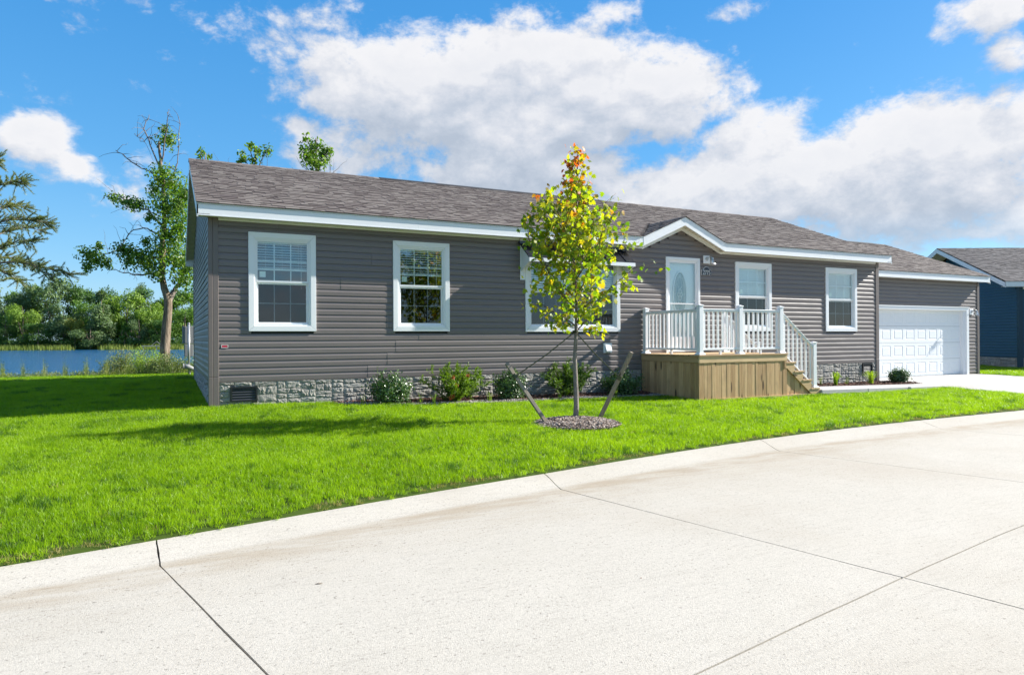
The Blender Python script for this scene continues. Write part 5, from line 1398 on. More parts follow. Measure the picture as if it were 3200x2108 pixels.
me = leaves_mesh('foliage', C_, N_, rg.uniform(0.07, 0.135, len(C_)), OVAL, M['poplar'], 3, 0.8); link('foliage', me, poplar)

# ---- poplars behind the house, tops over the ridge
def back_tree(px, dist, ytop, clusters, label, m, seed):
    D_ = dist; p = CAM+F*D_+R2*((px-1190)/1587*D_); bz = ground(p.x, p.y); base = Vector((p.x, p.y, bz))
    t_ = thing('poplar_tree', label, 'tree', tuple(base), 0, 'poplars behind the house')
    def q(x_, y_, dep=0): s = (D_+dep)/1587; return CAM+F*(D_+dep)+R2*((x_-1190)*s)+U2*((784-y_)*s)-base
    mb = MB(); limb(mb, [Vector((0, 0, -.2)), q(px+3, 700), q(px-2, 560), q(px+1, 440), q(px, ytop+12)], .2, .02, 8, seed, .03); mb.obj('trunk', M['bark'], t_, True)
    mb = MB(); rg = np.random.default_rng(seed); C_, N_ = [], []
    for (cx_, cy_, rx, ry, dens) in clusters:
        c = q(cx_, cy_, rg.uniform(-.5, .5)); s = D_/1587; limb(mb, [q(px, cy_+70), q((px+cx_)/2, cy_+25), c, c+Vector((0.05, 0, ry*s*.8))], .035, .008, 5, seed, .02)
        n = int(rx*ry*0.28*dens)+10; p_, d = blob_points(rg, tuple(c), (rx*s, rx*s*.9, ry*s), n, .65); C_.append(p_); N_.append(d)
    for k in range(12):
        a = q(px+rg.uniform(-60, 60), 400+rg.uniform(0, 60)); b_ = a+Vector((rg.uniform(-.8, .8), rg.uniform(-.5, .5), rg.uniform(.5, 1.4))); limb(mb, [a, (a+b_)/2+Vector((rg.uniform(-.1, .1), 0, 0)), b_], .014, .004, 4, k, .02)
    for k in range(8):      # lower crown, out of sight behind the roof
        c = q(px+rg.uniform(-35, 35), 470+k*28); p_, d = blob_points(rg, tuple(c), (1.1, 1.0, .8), 110, .6); C_.append(p_); N_.append(d)
    mb.obj('branches', M['twig'], t_, True)
    C_ = np.concatenate(C_); N_ = np.concatenate(N_); link('foliage', leaves_mesh('foliage', C_, N_, rg.uniform(.10, .19, len(C_)), OVAL, m, seed, .6), t_)
back_tree(478, 31, 345, [(470, 352, 11, 8, 1), (485, 362, 10, 7, .8), (466, 362, 8, 8, 1)], 'sparse poplar top with few leaves just over the left end of the roof', M['poplar_pale'], 21)
back_tree(592, 32, 330, [(583, 340, 16, 14, .8), (567, 362, 15, 16, 1), (600, 350, 14, 16, .8), (623, 352, 13, 18, 1), (590, 372, 22, 12, 1), (560, 375, 12, 10, 1)], 'poplar top split into two leafy tufts, between the sparse and the bushy one', M['poplar_pale'], 22)
back_tree(735, 30, 310, [(713, 322, 10, 16, .8), (735, 340, 22, 22, 1), (718, 362, 25, 26, 1.1), (752, 360, 24, 26, 1.1), (735, 380, 34, 20, 1.1), (765, 350, 12, 14, .8), (705, 345, 12, 16, .9)], 'bushy bright poplar crown rising over the roof, rightmost of those behind the house', M['poplar_pale'], 23)

# ---- pine reaching in from the left
pbx, pby = at(-60, 26); pz = ground(pbx, pby); pine = thing('pine_tree', 'pine whose long needled boughs reach in from the left edge of the picture', 'tree', (pbx, pby, pz)); PB2 = Vector((pbx, pby, pz))
def pq(x_, y_, dep=0): s = (26+dep)/1587; return CAM+F*(26+dep)+R2*((x_-1190)*s)+U2*((784-y_)*s)-PB2
mb = MB(); limb(mb, [Vector((0, 0, -.3)), pq(-62, 700), pq(-58, 560), pq(-60, 430), pq(-55, 330)], .24, .05, 10, 3, .02); mb.obj('trunk', M['bark'], pine, True)
boughs = [([(-60, 560), (-10, 520), (40, 508), (85, 512), (113, 520)], .3), ([(-60, 480), (-10, 440), (25, 425), (52, 424)], -.4), ([(-60, 640), (0, 600), (50, 605), (110, 622), (165, 636)], .4), ([(-60, 600), (-5, 580), (45, 560), (75, 562)], -.5),
          ([(-60, 520), (0, 485), (30, 480), (58, 482)], .6), ([(-60, 660), (-10, 625), (20, 640), (45, 652)], -.3), ([(-60, 560), (-110, 540), (-150, 560)], 0), ([(-60, 480), (-110, 450), (-150, 470)], .5), ([(-60, 620), (-120, 600), (-165, 630)], -.5), ([(-60, 420), (-30, 380), (-5, 375)], .2), ([(-60, 430), (-100, 390), (-120, 385)], 0),
          ([(-60, 630), (10, 610), (70, 615), (120, 640)], -.8), ([(-60, 590), (0, 545), (50, 530), (95, 535)], .9)]
mb = MB(); tw = []
for k, (P, dep) in enumerate(boughs):
    Q = limb(mb, [pq(p[0], p[1], dep*i) for i, p in enumerate(P)], .05, .010, 6, k, .02, 4)
    for i in range(3, len(Q)):
        dr_ = (Q[i]-Q[i-1]).normalized()
        for s in (-1, 1, -1, 1, 1, 1, 1):
            L_ = rt.uniform(.22, .58); d = (dr_*rt.uniform(.4, 1)+Vector((rt.gauss(0, .5), rt.gauss(0, .6), rt.gauss(.05, .40)))*1.0).normalized()*L_
            e_ = Q[i]+d; limb(mb, [Q[i], Q[i]+d*.5+Vector((0, 0, .03)), e_], .008, .004, 4, rt.randrange(999), .01, 2)
            tw.append((Q[i], e_))
mb.obj('boughs', M['twig'], pine, True)
rg = np.random.default_rng(31); C_, N_, T_ = [], [], []
V, T = [], []
for (a, b_) in tw:
    d = (b_-a)
    for j in range(85):
        t_ = rt.uniform(.25, 1.05); p = a+d*t_; n_ = (d.normalized()*.9+Vector((rt.gauss(0, .6), rt.gauss(0, .6), rt.gauss(.25, .5)))).normalized()*rt.uniform(.06, .12)
        w_ = n_.cross(Vector((rt.gauss(0, 1), rt.gauss(0, 1), rt.gauss(0, 1)))).normalized()*0.0065
        o = len(V); V += [tuple(p-w_), tuple(p+w_), tuple(p+n_)]; T.append((o, o+1, o+2))
link('needles', np_mesh('needles', V, T, M['pine']), pine)

# ------------------------------------------------------------------ young maple in the lawn
TZ = ground(*TREE)+0.06
mulch_c = Vector((MUL[0]+.02, MUL[1]+.02, 0))
maple = thing('maple_tree', 'young staked maple with yellow-green leaves turning orange at the top, on the front lawn', 'tree', (TREE[0], TREE[1], TZ))
H_ = 3.58-TZ
rr = random.Random(42)
mb = MB()
trunk_pts = limb(mb, [Vector((0, 0, -.12)), Vector((0.01, 0, .35)), Vector((0, .01, .9)), Vector((0.015, 0, 1.36)), Vector((0.02, .01, 2.0)), Vector((0.05, .0, 2.8)), Vector((0.06, .03, 3.5)), Vector((0.07, 0.02, H_))], .047, .006, 10, 5, .003)
mb.obj('trunk', M['maplebark'], maple, True)
mb = MB(); leafC, leafN = [], []
def bl(a, v, l, r0, depth):
    """ascending branch with leaves"""
    P = [a]; p = a.copy(); d = v.normalized(); n = max(3, int(l/0.10))
    for i in range(n):
        d = (d+Vector((rr.gauss(0, .10), rr.gauss(0, .10), 0.045 if depth == 0 else 0.0))).normalized(); p = p+d*(l/n); P.append(p.copy())
        if depth < 1 and i > 0 and rr.random() < 0.75:
            sd = (d+Vector((rr.gauss(0, .8), rr.gauss(0, .8), rr.gauss(-.05, .4)))).normalized(); bl(p.copy(), sd, l*rr.uniform(.2, .42), r0*.45, depth+1)
        if i > n*0.15 or depth > 0:
            for q in range(rr.choice([2, 3, 3, 4])):
                off_ = Vector((rr.gauss(0, .06), rr.gauss(0, .06), rr.gauss(-.03, .055))); leafC.append(p+off_); leafN.append(Vector((rr.gauss(0, .7), rr.gauss(0, .7), .6)))
    mb.tube(P, [r0*(1-i/len(P)*.8) for i in range(len(P))], 5)
nbr = 50
for k in range(nbr):
    t_ = k/(nbr-1); z = 1.34+(H_-1.34)*t_**0.95*0.90
    az_ = k*2.4+rr.uniform(-.4, .4)
    prof = np.interp(z, [1.3, 1.5, 1.9, 2.35, 2.8, 3.15, 3.45, 3.8, 4.1], [.62, 1.05, 1.34, 1.12, .66, .42, .32, .24, .14])
    up = 0.72+0.9*t_ ; v = Vector((math.cos(az_), math.sin(az_), up))
    bl(Vector((0.02+0.03*t_, 0, z)), v, prof*rr.uniform(.75, 1.08)*1.0, .013*(1-t_*.6), 0)
bl(Vector((0.07, 0.02, H_-.25)), Vector((0.1, 0, 1)), .3, .005, 0)
for k in range(4): bl(Vector((0.0, 0, 1.36+.02*k)), Vector((math.cos(k*1.7), math.sin(k*1.7), -.05+.1*k)), .42, .006, 0)
mb.obj('branches', M['maplelimb'], maple, True)
print('maple leaves', len(leafC))
rg = np.random.default_rng(8); link('foliage', leaves_mesh('foliage', [tuple(c) for c in leafC], [tuple(n) for n in leafN], rg.uniform(.06, .105, len(leafC)), MAPLE, M['maple'], 12, 1.5), maple)
# mulch ring
def chips(name, region, n, m, seed, size=(.012, .035), zf=None, parent=None, flat=.35, **pr_):
    r = random.Random(seed); V, T = [], []
    while n > 0:
        p = region(r)
        if p is None: continue
        n -= 1; x, y, z = p; L_ = r.uniform(*size); w_ = L_*r.uniform(.25, .6); a = r.uniform(0, 6.28); ti = r.gauss(0, flat)
        d = Vector((math.cos(a), math.sin(a), ti)).normalized()*L_; e_ = Vector((-math.sin(a), math.cos(a), r.gauss(0, flat))).normalized()*w_; nn = d.cross(e_).normalized()*L_*.15
        P = Vector((x, y, z)); o = len(V)
        V += [tuple(P-d-e_), tuple(P+d-e_*.6), tuple(P+d*.8+e_), tuple(P-d*.9+e_*.7), tuple(P+nn*2)]
        T += [(o, o+1, o+4), (o+1, o+2, o+4), (o+2, o+3, o+4), (o+3, o, o+4)]
    return link(name, np_mesh(name, V, T, m), parent, **pr_)
mring = thing('mulch_ring', 'round mound of pale wood chips around the maple trunk', 'mulch', (MUL[0], MUL[1], ground(*MUL)))
def mound(x, y):
    q = math.hypot(x, y)/0.66; return 0.085*max(0, 1-q*q)**0.8+0.004
mb = MB(); n, ri = 28, 8; vs = [(0, 0, mound(0, 0))]
for j in range(1, ri+1):
    for k in range(n): a = 2*math.pi*k/n; q = .66*j/ri*(1+.04*math.sin(3*a)); vs.append((q*math.cos(a), q*math.sin(a), mound(q*math.cos(a), q*math.sin(a))-(0.03 if j == ri else 0)))
fs = [(0, 1+k, 1+(k+1) % n) for k in range(n)]+[(1+(j-1)*n+k, 1+j*n+k, 1+j*n+(k+1) % n, 1+(j-1)*n+(k+1) % n) for j in range(1, ri) for k in range(n)]
mb.add(vs, fs); mb.obj('mound', M['soil'], mring)
def reg(r):
    a = r.uniform(0, 6.28); q = .67*math.sqrt(r.random()); x, y = q*math.cos(a), q*math.sin(a); return (x, y, mound(x, y)+.006+r.uniform(0, .008))
chips('wood_chips', reg, 5200, M['chips'], 3, parent=mring, kind='stuff')
# stakes and straps
def stake(base, top, label):
    b_ = Vector(base); t_ = Vector(top); o = thing('tree_stake', label, 'stake', base, 0, 'stakes holding the maple')
    d = (t_-b_).normalized(); s = d.cross(Vector((0, 1, 0))).normalized()*.027; e_ = d.cross(s).normalized()*.024
    mb = MB(); z0 = -d*.15; mb.prism([z0-s-e_, z0+s-e_, z0+s+e_, z0-s+e_], (t_-b_)-z0); bevel(mb.obj('post', M['stake'], o), .004, 2); return o
zs1, zs2 = ground(4.38, -3.62), ground(5.52, -3.36)
# stake tops found on the plane of the tree
S1B, S2B = (4.40, -3.60, zs1+.02), (5.50, -3.36, zs2+.02)
S1T, S2T = (4.02, -3.02, 0.315), (5.80, -3.80, 0.475)
stake(S1B, S1T, 'grey wooden stake leaning left of the maple trunk'); stake(S2B, S2T, 'grey wooden stake leaning right of the maple trunk')
for (Tp, Bp, f_, lb_) in ((S1T, S1B, .78, 'dark green strap from the maple trunk to the left stake'), (S2T, S2B, .62, 'dark green strap from the maple trunk to the right stake')):
    a = Vector((TREE[0], TREE[1], TZ+1.33)); b_ = Vector(Bp).lerp(Vector(Tp), f_); mid_ = (a+b_)/2+Vector((0, 0, -.025)); mb = MB()
    org = b_.copy(); mb.tube([a-org, mid_-org, b_-org], .009, 5)
    s_ = tag(mb.obj('tree_strap', M['strap']), lb_, 'strap', 'straps of the staked maple'); s_.location = org
    d = (Vector(Tp)-Vector(Bp)).normalized(); wr = MB(); wr.tube([-d*.035, d*.035], .042, 10); wr.obj('wrap', M['strap'], s_)
    wr = MB(); q = a-org; wr.tube([q-Vector((0, 0, .02)), q+Vector((0, 0, .02))], .045, 10); wr.obj('wrap', M['strap'], s_)

# ------------------------------------------------------------------ flower beds
def bed(name, poly, label, z_off=.012):
    t_ = thing(name, label, 'flower bed', (poly[0][0], 0, 0)); ox = poly[0][0]
    P = []; mb = MB(); n = len(poly); cx_, cy_ = sum(p[0] for p in poly)/n, -0.4
    xs_ = np.linspace(min(p[0] for p in poly), max(p[0] for p in poly), 60); rows_ = 10; V = []; Fc = []
    for x in xs_:
        ys_ = [y for y in np.linspace(-1.3, .1, 141) if point_in(poly, x, y)]
        lo = min(ys_) if ys_ else -.3
        for j in range(rows_+1): y = lo+(0.02-lo)*j/rows_; V.append((x-ox, y, bz_(x, y)-(0.03 if j == 0 else 0)))
    for i in range(len(xs_)-1):
        for j in range(rows_): a = i*(rows_+1)+j; Fc.append((a, a+rows_+1, a+rows_+2, a+1))
    link('soil', np_mesh('soil', V, Fc, M['soil']), t_); return t_
def bz_(x, y): return ground(x, y)+.015+.02*mnoise.noise(Vector((x*3, y*3, 0)))
bl_ = bed('flower_bed', BED_L, 'mulched bed with a pale gravel edge under the front windows')
def regL(inner):
    def f(r):
        x, y = r.uniform(2, 8.95), r.uniform(-1.1, 0)
        if not point_in(BED_L, x, y): return None
        dist = min(abs(y-p[1]) if abs(x-p[0]) < .9 else 9 for p in BED_L)
        lo = float(np.interp(x, [p[0] for p in BED_L[1:9]], [p[1] for p in BED_L[1:9]]))
        gr = y < lo+.34+.08*math.sin(x*3)
        if gr == inner: return None
        return (x-2.0, y, bz_(x, y)+.006+r.uniform(0, .008))
    return f
chips('red_mulch', regL(True), 4200, M['redchips'], 5, (.012, .03), parent=bl_, kind='stuff'); chips('gravel', regL(False), 5200, M['gravel'], 6, (.008, .02), parent=bl_, flat=.5, kind='stuff')
br_ = bed('flower_bed', BED_R, 'small dark mulched bed between the porch steps and the garage')
def regR(r):
    x, y = r.uniform(12.3, 17.8), r.uniform(-1.06, 0)
    if not point_in(BED_R, x, y) or (x > HL and y > -.05): return None
    return (x-12.34, y, bz_(x, y)+.008+r.uniform(0, .01))
chips('red_mulch', regR, 4200, M['redchips'], 7, (.012, .03), parent=br_, kind='stuff')

def shrub(x, y, r_, h, m, label, seed, kind='leaf', orange=()):
    z = bz_(x, y); t_ = thing('shrub', label, 'shrub', (x, y, z), 0, 'shrubs along the front wall'); rr = random.Random(seed)
    mb = MB(); C_, N_ = [], []; V, T = [], []
    if kind == 'leaf':
        for k in range(34):
            a = rr.uniform(0, 6.28); q = rr.random()**.6; tz = h*rr.uniform(.45, 1.0)*(1-.38*q*q); e_ = Vector((r_*q*math.cos(a), r_*q*math.sin(a), tz))
            Q = limb(mb, [Vector((0, 0, -.02)), Vector((e_.x*.35, e_.y*.35, e_.z*.5)), e_], .007, .003, 4, rr.randrange(999), .01, 4)
            for p in Q[3:]:
                for s in range(20): o_ = Vector((rr.gauss(0, .05), rr.gauss(0, .05), rr.gauss(0, .05))); C_.append(tuple(p+o_)); N_.append(tuple((p+o_-Vector((0, 0, h*.3))).normalized()))
        for k in range(1300):     # lower fill
            a = rr.uniform(0, 6.28); q = r_*.86*math.sqrt(rr.random()); C_.append((q*math.cos(a), q*math.sin(a), h*rr.uniform(.04, .62))); N_.append((math.cos(a), math.sin(a), .3))
        rg = np.random.default_rng(seed); link('foliage', leaves_mesh('foliage', C_, N_, rg.uniform(.030, .056, len(C_)), OVAL, m, seed), t_)
    else:                        # yew: feathery ascending sprays
        sprays = []
        for k in range(42):
            a = rr.uniform(0, 6.28); q = rr.uniform(.1, 1.0); e_ = Vector((r_*q*math.cos(a), r_*q*math.sin(a), h*rr.uniform(.55, 1.0)*(1-.30*q)))
            Q = limb(mb, [Vector((0, 0, -.02)), Vector((e_.x*.45, e_.y*.45, e_.z*.35)), e_], .010, .003, 4, rr.randrange(999), .01, 5)
            for i in range(3, len(Q)):
                d = (Q[i]-Q[i-1]).normalized()
                for s in range(3):
                    dd = (d*.8+Vector((rr.gauss(0, .6), rr.gauss(0, .6), rr.gauss(.1, .4)))).normalized()*rr.uniform(.06, .15); sprays.append((Q[i], Q[i]+dd))
        for (a, b_) in sprays:
            d = b_-a
            for j in range(22):
                p = a+d*rr.uniform(0, 1); n_ = (d.normalized()*.5+Vector((rr.gauss(0, .7), rr.gauss(0, .7), rr.gauss(.1, .5)))).normalized()*rr.uniform(.026, .045); w_ = n_.cross(Vector((rr.gauss(0, 1), rr.gauss(0, 1), rr.gauss(0, 1)))).normalized()*.0042
                o = len(V); V += [tuple(p-w_), tuple(p+w_), tuple(p+n_+w_*.5), tuple(p+n_-w_*.5)]; T.append((o, o+1, o+2, o+3))
        link('foliage', np_mesh('foliage', V, T, m), t_)
        for (ox, oz) in orange:
            V2, T2 = [], []
            c = Vector((ox*r_*.8, -r_*.55, oz*h))
            for j in range(60):
                n_ = Vector((rr.gauss(0, .6), rr.gauss(0, .4), rr.gauss(0, .9))).normalized()*rr.uniform(.02, .045); p = c+Vector((rr.gauss(0, .015), 0, rr.gauss(0, .015))); w_ = n_.cross(Vector((rr.gauss(0, 1), rr.gauss(0, 1), rr.gauss(0, 1)))).normalized()*.005
                o = len(V2); V2 += [tuple(p-w_), tuple(p+w_), tuple(p+n_)]; T2.append((o, o+1, o+2))
            link('dry_sprig', np_mesh('dry_sprig', V2, T2, M['orange']), t_)
    mb.obj('stems', M['twig'], t_); return t_
shrub(2.95, -.50, .41, .57, M['holly'], 'dark leafy rounded shrub, leftmost of the row against the stone base', 1)
shrub(4.15, -.56, .62, .74, M['yew'], 'bright green feathery yew with orange dry sprigs, left of the two yews', 2, 'yew', [(-.35, .62), (.25, .66), (-.2, .42), (-.45, .12), (-.35, .16)])
shrub(5.33, -.48, .34, .56, M['holly'], 'dark leafy shrub with reddish tips between the two yews, behind the left stake', 3)
shrub(6.72, -.46, .68, .74, M['yewdark'], 'dark green spreading yew behind the maple trunk', 4, 'yew')
shrub(8.0, -.50, .44, .56, M['holly'], 'dark glossy shrub beside the porch, behind the right stake', 5)
# small plants, right bed
def blades(name, x, y, n, h, sp, m, label, cat, seed, wd=.006, grp=None, base=None):
    z = bz_(x, y) if base is None else base; t_ = None; r = random.Random(seed); V, T = [], []
    for k in range(n):
        a = r.uniform(0, 6.28); q = r.uniform(.2, 1)*sp; hh = h*r.uniform(.6, 1.05); bx, by = r.gauss(0, .02), r.gauss(0, .02); ex_, ey_ = bx+q*math.cos(a), by+q*math.sin(a); w_ = Vector((-math.sin(a), math.cos(a), 0))*wd
        P = [Vector((bx, by, 0)), Vector((bx+(ex_-bx)*.3, by+(ey_-by)*.3, hh*.65)), Vector((bx+(ex_-bx)*.7, by+(ey_-by)*.7, hh)), Vector((ex_, ey_, hh*.85))]
        o = len(V)
        for i, p in enumerate(P): ww = w_*(1-.28*i); V += [tuple(p-ww), tuple(p+ww)]
        T += [(o+2*i, o+2*i+1, o+2*i+3, o+2*i+2) for i in range(3)]
    o = link(name, np_mesh(name, V, T, m)); o.location = (x, y, z); return tag(o, label, cat, grp)
blades('lime_perennial', 14.75, -.42, 16, .34, .24, M['lime'], 'broad-leaved lime green plant at the left of the small bed', 'plant', 3, .022)
blades('weed', 14.35, -.30, 26, .22, .10, M['weed'], 'wispy weed left of the lime green plant', 'plant', 4, .004)
blades('weed', 15.35, -.30, 24, .20, .12, M['weed'], 'wispy weed between the lime plant and the grass clump', 'plant', 5, .004)
blades('ornamental_grass', 16.15, -.42, 150, .34, .34, M['lime'], 'yellow-green clump of ornamental grass below the right foundation vent', 'plant', 6, .005)
o = shrub(17.25, -.46, .25, .36, M['holly'], 'small open dark green bush in front of the garage door corner', 9); o['group'] = 'shrubs along the front wall'
for k, (x, y, lb_) in enumerate(((3.42, -.75, 'tuft of weed right of the leftmost shrub'), (3.6, -.9, 'low bright weed at the gravel edge by the left yew'), (4.75, -.8, 'thin weed right of the bright yew'), (6.25, -.85, 'thin weeds in front of the dark yew'), (2.4, -.6, 'small weed at the left end of the gravel'), (7.6, -.85, 'single thin weed at the gravel near the porch'))):
    blades('weed', x, y, 14, .20, .12, M['lime'], lb_, 'plant', 20+k, .004, 'weeds in the left bed')

# ------------------------------------------------------------------ lake bank vegetation
def bank_plant(x, y, w_, h, m, label, seed, dens=1.0, seed_heads=False):
    z = ground(x, y); t_ = thing('bank_shrub', label, 'shrub', (x, y, z), 0, 'wild growth along the lake bank'); rr = random.Random(seed); C_, N_ = [], []; mb = MB()
    for k in range(int(26*dens)):
        a = rr.uniform(0, 6.28); q = w_*.5*math.sqrt(rr.random()); b_ = Vector((q*math.cos(a), q*.7*math.sin(a), 0)); e_ = b_+Vector((rr.gauss(0, .12), rr.gauss(0, .12), h*rr.uniform(.5, 1.05)*(1-.4*(2*q/w_)**2)))
        Q = limb(mb, [b_, (b_+e_)/2+Vector((rr.gauss(0, .04), 0, 0)), e_], .007, .003, 4, rr.randrange(999), .01, 4)
        for p in Q[1:]:
            for s in range(11): o_ = Vector((rr.gauss(0, .07), rr.gauss(0, .07), rr.gauss(0, .06))); C_.append(tuple(p+o_)); N_.append((rr.gauss(0, .5), -.5, .6))
    mb.obj('stems', M['twig'], t_); rg = np.random.default_rng(seed); link('foliage', leaves_mesh('foliage', C_, N_, rg.uniform(.04, .085, len(C_)), QUAD, m, seed), t_)
def bx(px, D_): 
    p = CAM+F*D_+R2*((px-1190)/1587*D_); return p.x, p.y
for k, (px, D_, w_, h, m_, lb_) in enumerate(((278, 23, .9, .62, 'weed', 'sage green bank shrub, leftmost of the clump by the lake'), (315, 23.5, 1.0, .95, 'weed', 'tallest wispy bank shrub left of the poplar foot'), (342, 22.6, .9, .72, 'lime', 'yellow-flowering bank shrub left of the poplar foot'), (372, 22.4, .8, .5, 'weed', 'low bank growth just left of the poplar foot'), (398, 22.2, .9, .62, 'weed', 'wild shrub growing around the poplar foot'), (422, 22.8, .7, .5, 'weed', 'sparse shrub between the poplar and the meter stand'))):
    x, y = bx(px, D_); bank_plant(x, y, w_*1.15, h*1.35, M[m_], lb_, 60+k, 1.5)
# weeds along the crest (uncountable)
rr2 = random.Random(9); V, T = [], []
for k in range(5200):
    px = rr2.uniform(-60, 450); D_ = rr2.uniform(21.6, 23.6); cl = .5+.5*math.sin(px*.09)*math.sin(px*.023+1)
    if rr2.random() > .35+cl*.6: continue
    x, y = bx(px, D_); z = ground(x, y); h = rr2.uniform(.10, .30)*(1+1.9*max(0, math.sin(px*.13+.6))**6); a = rr2.uniform(0, 3.14); wx, wy = .006*math.cos(a), .006*math.sin(a); lx, ly = rr2.gauss(0, .05), rr2.gauss(0, .05); o = len(V)
    V += [(x-wx, y-wy, z), (x+wx, y+wy, z), (x+lx, y+ly, z+h)]; T.append((o, o+1, o+2))
    for q in range(3):
        zz = z+h*rr2.uniform(.4, 1); s = rr2.uniform(.015, .035); aa = rr2.uniform(0, 6.28); cx_, cy_ = x+lx*(zz-z)/h, y+ly*(zz-z)/h; o = len(V); V += [(cx_, cy_, zz), (cx_+s*math.cos(aa), cy_+s*math.sin(aa), zz+s), (cx_+s*.4*math.cos(aa+.8), cy_+s*.4*math.sin(aa+.8), zz+s*1.3)]; T.append((o, o+1, o+2))
o = link('bank_weeds', np_mesh('bank_weeds', V, T, M['weed']), None, kind='stuff'); tag(o, 'wild grasses and weeds along the top of the lake bank', 'weeds')

# ------------------------------------------------------------------ meter stand behind the house corner
ms = thing('utility_meter_stand', 'grey electric meter boxes and conduit on a stand behind the left end of the house', 'meter stand', (-0.1, 9.65, -.27))
mb = MB(); mb.tube([(0, 0, -.1), (0, 0, 1.46)], .033, 12); mb.tube([(0, 0, 1.46), (0, 0, 1.49)], [.04, .02], 12); mb.obj('conduit', M['steel'], ms, True)
mb = MB(); mb.box(-.17, .05, .88, .32, .22, 1.38); bevel(mb.obj('meter_box', M['greybox'], ms), .01, 2)
mb = MB(); mb.box(-.12, .05, .50, .12, .18, .86); bevel(mb.obj('disconnect_box', M['greybox'], ms), .01, 2)
for xx in (.16, .30):
    mb = MB(); mb.box(xx-.03, .10, -.1, xx+.03, .16, 1.3); mb.obj('leg', M['steel'], ms)
mb = MB(); mb.tube([(-.14, -.02, .22), (-.02, -.02, .20), (.10, 0, .14), (.2, .02, .10)], [.07, .075, .06, .05], 12); mb.tube([(-.16, -.02, .22), (-.13, -.02, .22)], .085, 14); mb.tube([(.02, 0, .14), (.02, 0, -.1)], .03, 8); mb.obj('gas_regulator', M['greybox'], ms, True)

# ------------------------------------------------------------------ blue neighbour house
BZ0 = -0.135
bh = thing('house', 'navy blue house with grey shingle roof and white fascia beyond the garage', 'house', (BH[0], BH[1], 0), math.atan2(BA.y, BA.x))
BL, BD = 16.0, 7.8
# local axes: x along the front (towards the right), y away
def siding_simple(parent, T, W_, z0, n, m, gable=False, h=CH):
    for row in range(0, n, 2):
        mb = MB()
        for c_ in range(2):
            z = z0+(row+c_)*h; a, b_ = 0, W_
            if gable and z-z0 > 2.6: t_ = (z+h*.5-z0-2.65)/(1.72); a, b_ = W_/2*t_, W_-W_/2*t_
            if b_-a > .05: siding_run(mb, a, b_, z, 0, h=h)
        if mb.v: mb.v = [tuple(T(Vector(v))) for v in mb.v]; mb.obj('siding_panel', m, parent)
siding_simple(bh, lambda p: Vector((p.x+.12, p.y, p.z)), BL, BZ0, 24, M['blue'])
siding_simple(bh, lambda p: Vector((p.y, BD-p.x, p.z)), BD-.1, BZ0, 38, M['blue'], True)
mb = MB(); mb.box(.012, .012, -.7, BL, BD, 2.55); mb.add([(.012, .012, 2.55), (.012, BD, 2.55), (.012, BD/2, 4.2)], [(0, 1, 2)]); mb.obj('wall', M['wall_sheath'], bh)
mb = MB(); mb.box(-.03, -.03, -.6, .12, .10, 2.56); mb.obj('corner_post', M['bluepost'], bh)
sk = MB()
for (a, b_, z0, z1) in stone_layout(0.0, BD-.1, BZ0-.012, -.56, 61, []):
    me = stones[rs.randrange(14)]; sk.add([(v.co.y-.004, BD-(v.co.x*(b_-a-.007)+a+.0035), v.co.z*(z1-z0-.007)+z0+.0035) for v in me.vertices], [tuple(p.vertices) for p in me.polygons])
for (a, b_, z0, z1) in stone_layout(0.12, 4.0, BZ0-.012, -.56, 62, []):
    me = stones[rs.randrange(14)]; sk.add([(v.co.x*(b_-a-.007)+a+.0035, v.co.y-.004, v.co.z*(z1-z0-.007)+z0+.0035) for v in me.vertices], [tuple(p.vertices) for p in me.polygons])
sk.obj('stone_skirting', M['stone'], bh, kind='stuff')
BZE, BZR, BOV, BOVS = 2.76, 4.56, .25, .72
bs = Vector((0, BD/2+BOV+.04, BZR-BZE))
mb = MB(); mb.prism([Vector((-BOVS, -BOV, BZE-.01)), Vector((BL, -BOV, BZE-.01)), Vector((BL, BD/2, BZR-.01)), Vector((-BOVS, BD/2, BZR-.01))], (0, 0, -.02)); mb.obj('roof_deck', M['wall_sheath'], bh)
mb = MB(); mb.prism([Vector((-BOVS, BD/2, BZR-.01)), Vector((BL, BD/2, BZR-.01)), Vector((BL, BD+BOV, BZE-.01)), Vector((-BOVS, BD+BOV, BZE-.01))], (0, 0, -.02)); mb.obj('roof_slope', M['shingle_grey'], bh)
CAMs = CAM; 
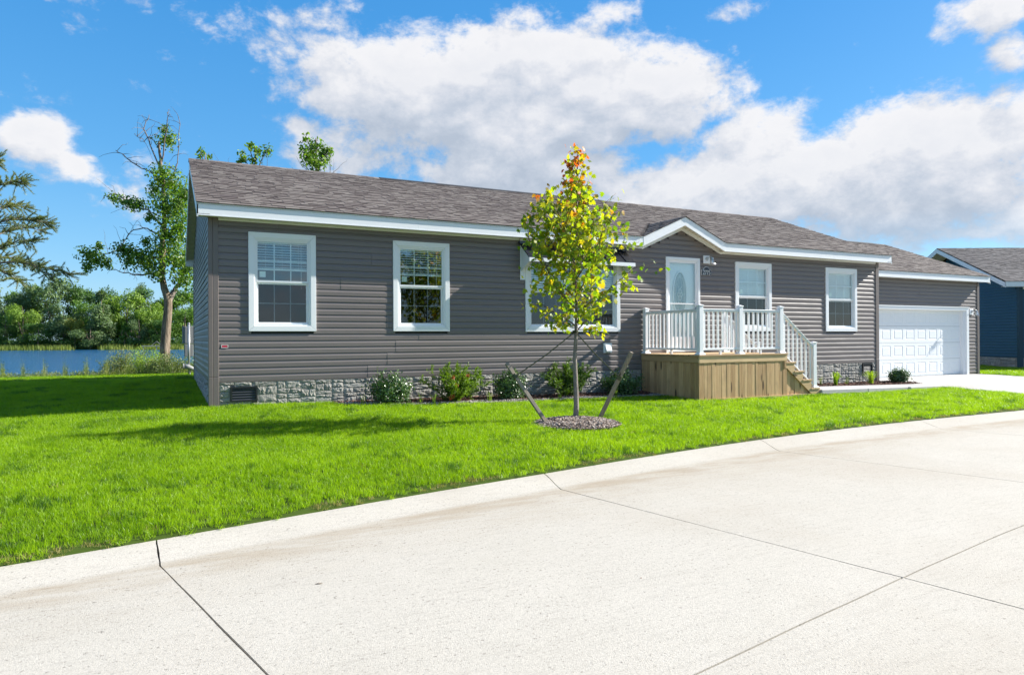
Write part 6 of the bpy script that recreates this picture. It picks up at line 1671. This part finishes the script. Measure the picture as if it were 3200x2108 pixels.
shingle_slope(Vector((-BOVS-.01, -BOV-.04, BZE)), (1, 0, 0), bs, 9.0, bs.length, bh, 'roof_shingles', 70, M['shingle_grey'], 0, ex_=.145)
mb = MB(); mb.prism([Vector((8.2, -BOV, BZE+.0)), Vector((BL, -BOV, BZE+.0)), Vector((BL, BD/2, BZR)), Vector((8.2, BD/2, BZR))], (0, 0, -.008)); mb.obj('roof_slope', M['shingle_grey'], bh)
mb = MB(); mb.box(-BOVS, -BOV-.02, BZE-.20, BL, -BOV, BZE-.005); mb.obj('fascia', wh, bh)
mb = MB(); mb.box(0.12, -.03, BZE-.28, BL, 0, BZE-.185); mb.obj('frieze_board', wh, bh)
mb = MB(); mb.box(-BOVS+.02, -BOV, BZE-.19, BL, 0, BZE-.182); mb.obj('soffit', M['soffit'], bh)
rake(-BOVS, 1, bh, BD, 0, BZE, BZR, BOV, wh, 0)
mb = MB(); mb.tube([(-.10, 2.9, -.50), (-.10, 2.9, -.20)], .045, 10); mb.tube([(-.10, 2.9, -.2), (-.10, 2.9, -.15)], [.05, .02], 10); mb.obj('vent_pipe', wh, bh)
mb = MB(); mb.box(.15, -.02, .48, .25, -.0145, .53); mb.obj('certification_label', M['red'], bh)

# ------------------------------------------------------------------ litter on the road
for k, (x, y, L_, a, lb_) in enumerate(((0.188, -8.198, .028, .2, 'curled dry leaf lying on the road, leftmost of the litter'), (1.98, -9.033, .022, -.4, 'dark scrap of bark on the road near the middle'), (1.005, -9.71, .018, .9, 'tiny tan leaf scrap on the road near the picture bottom'))):
    mb = MB(); mb.add([(-L_, -.006, .001), (0, -.009, .010), (L_, -.005, .002), (L_, .005, .001), (0, .008, .008), (-L_, .006, .001)], [(0, 1, 4, 5), (1, 2, 3, 4), (5, 4, 1, 0)[::1], (4, 3, 2, 1)])
    o = mb.obj('leaf_scrap', M['redchips'] if k else M['stake']); o.location = (x, y, -.799); o.rotation_euler = (0, 0, a-YAW); tag(o, lb_, 'litter', 'scraps lying on the road')
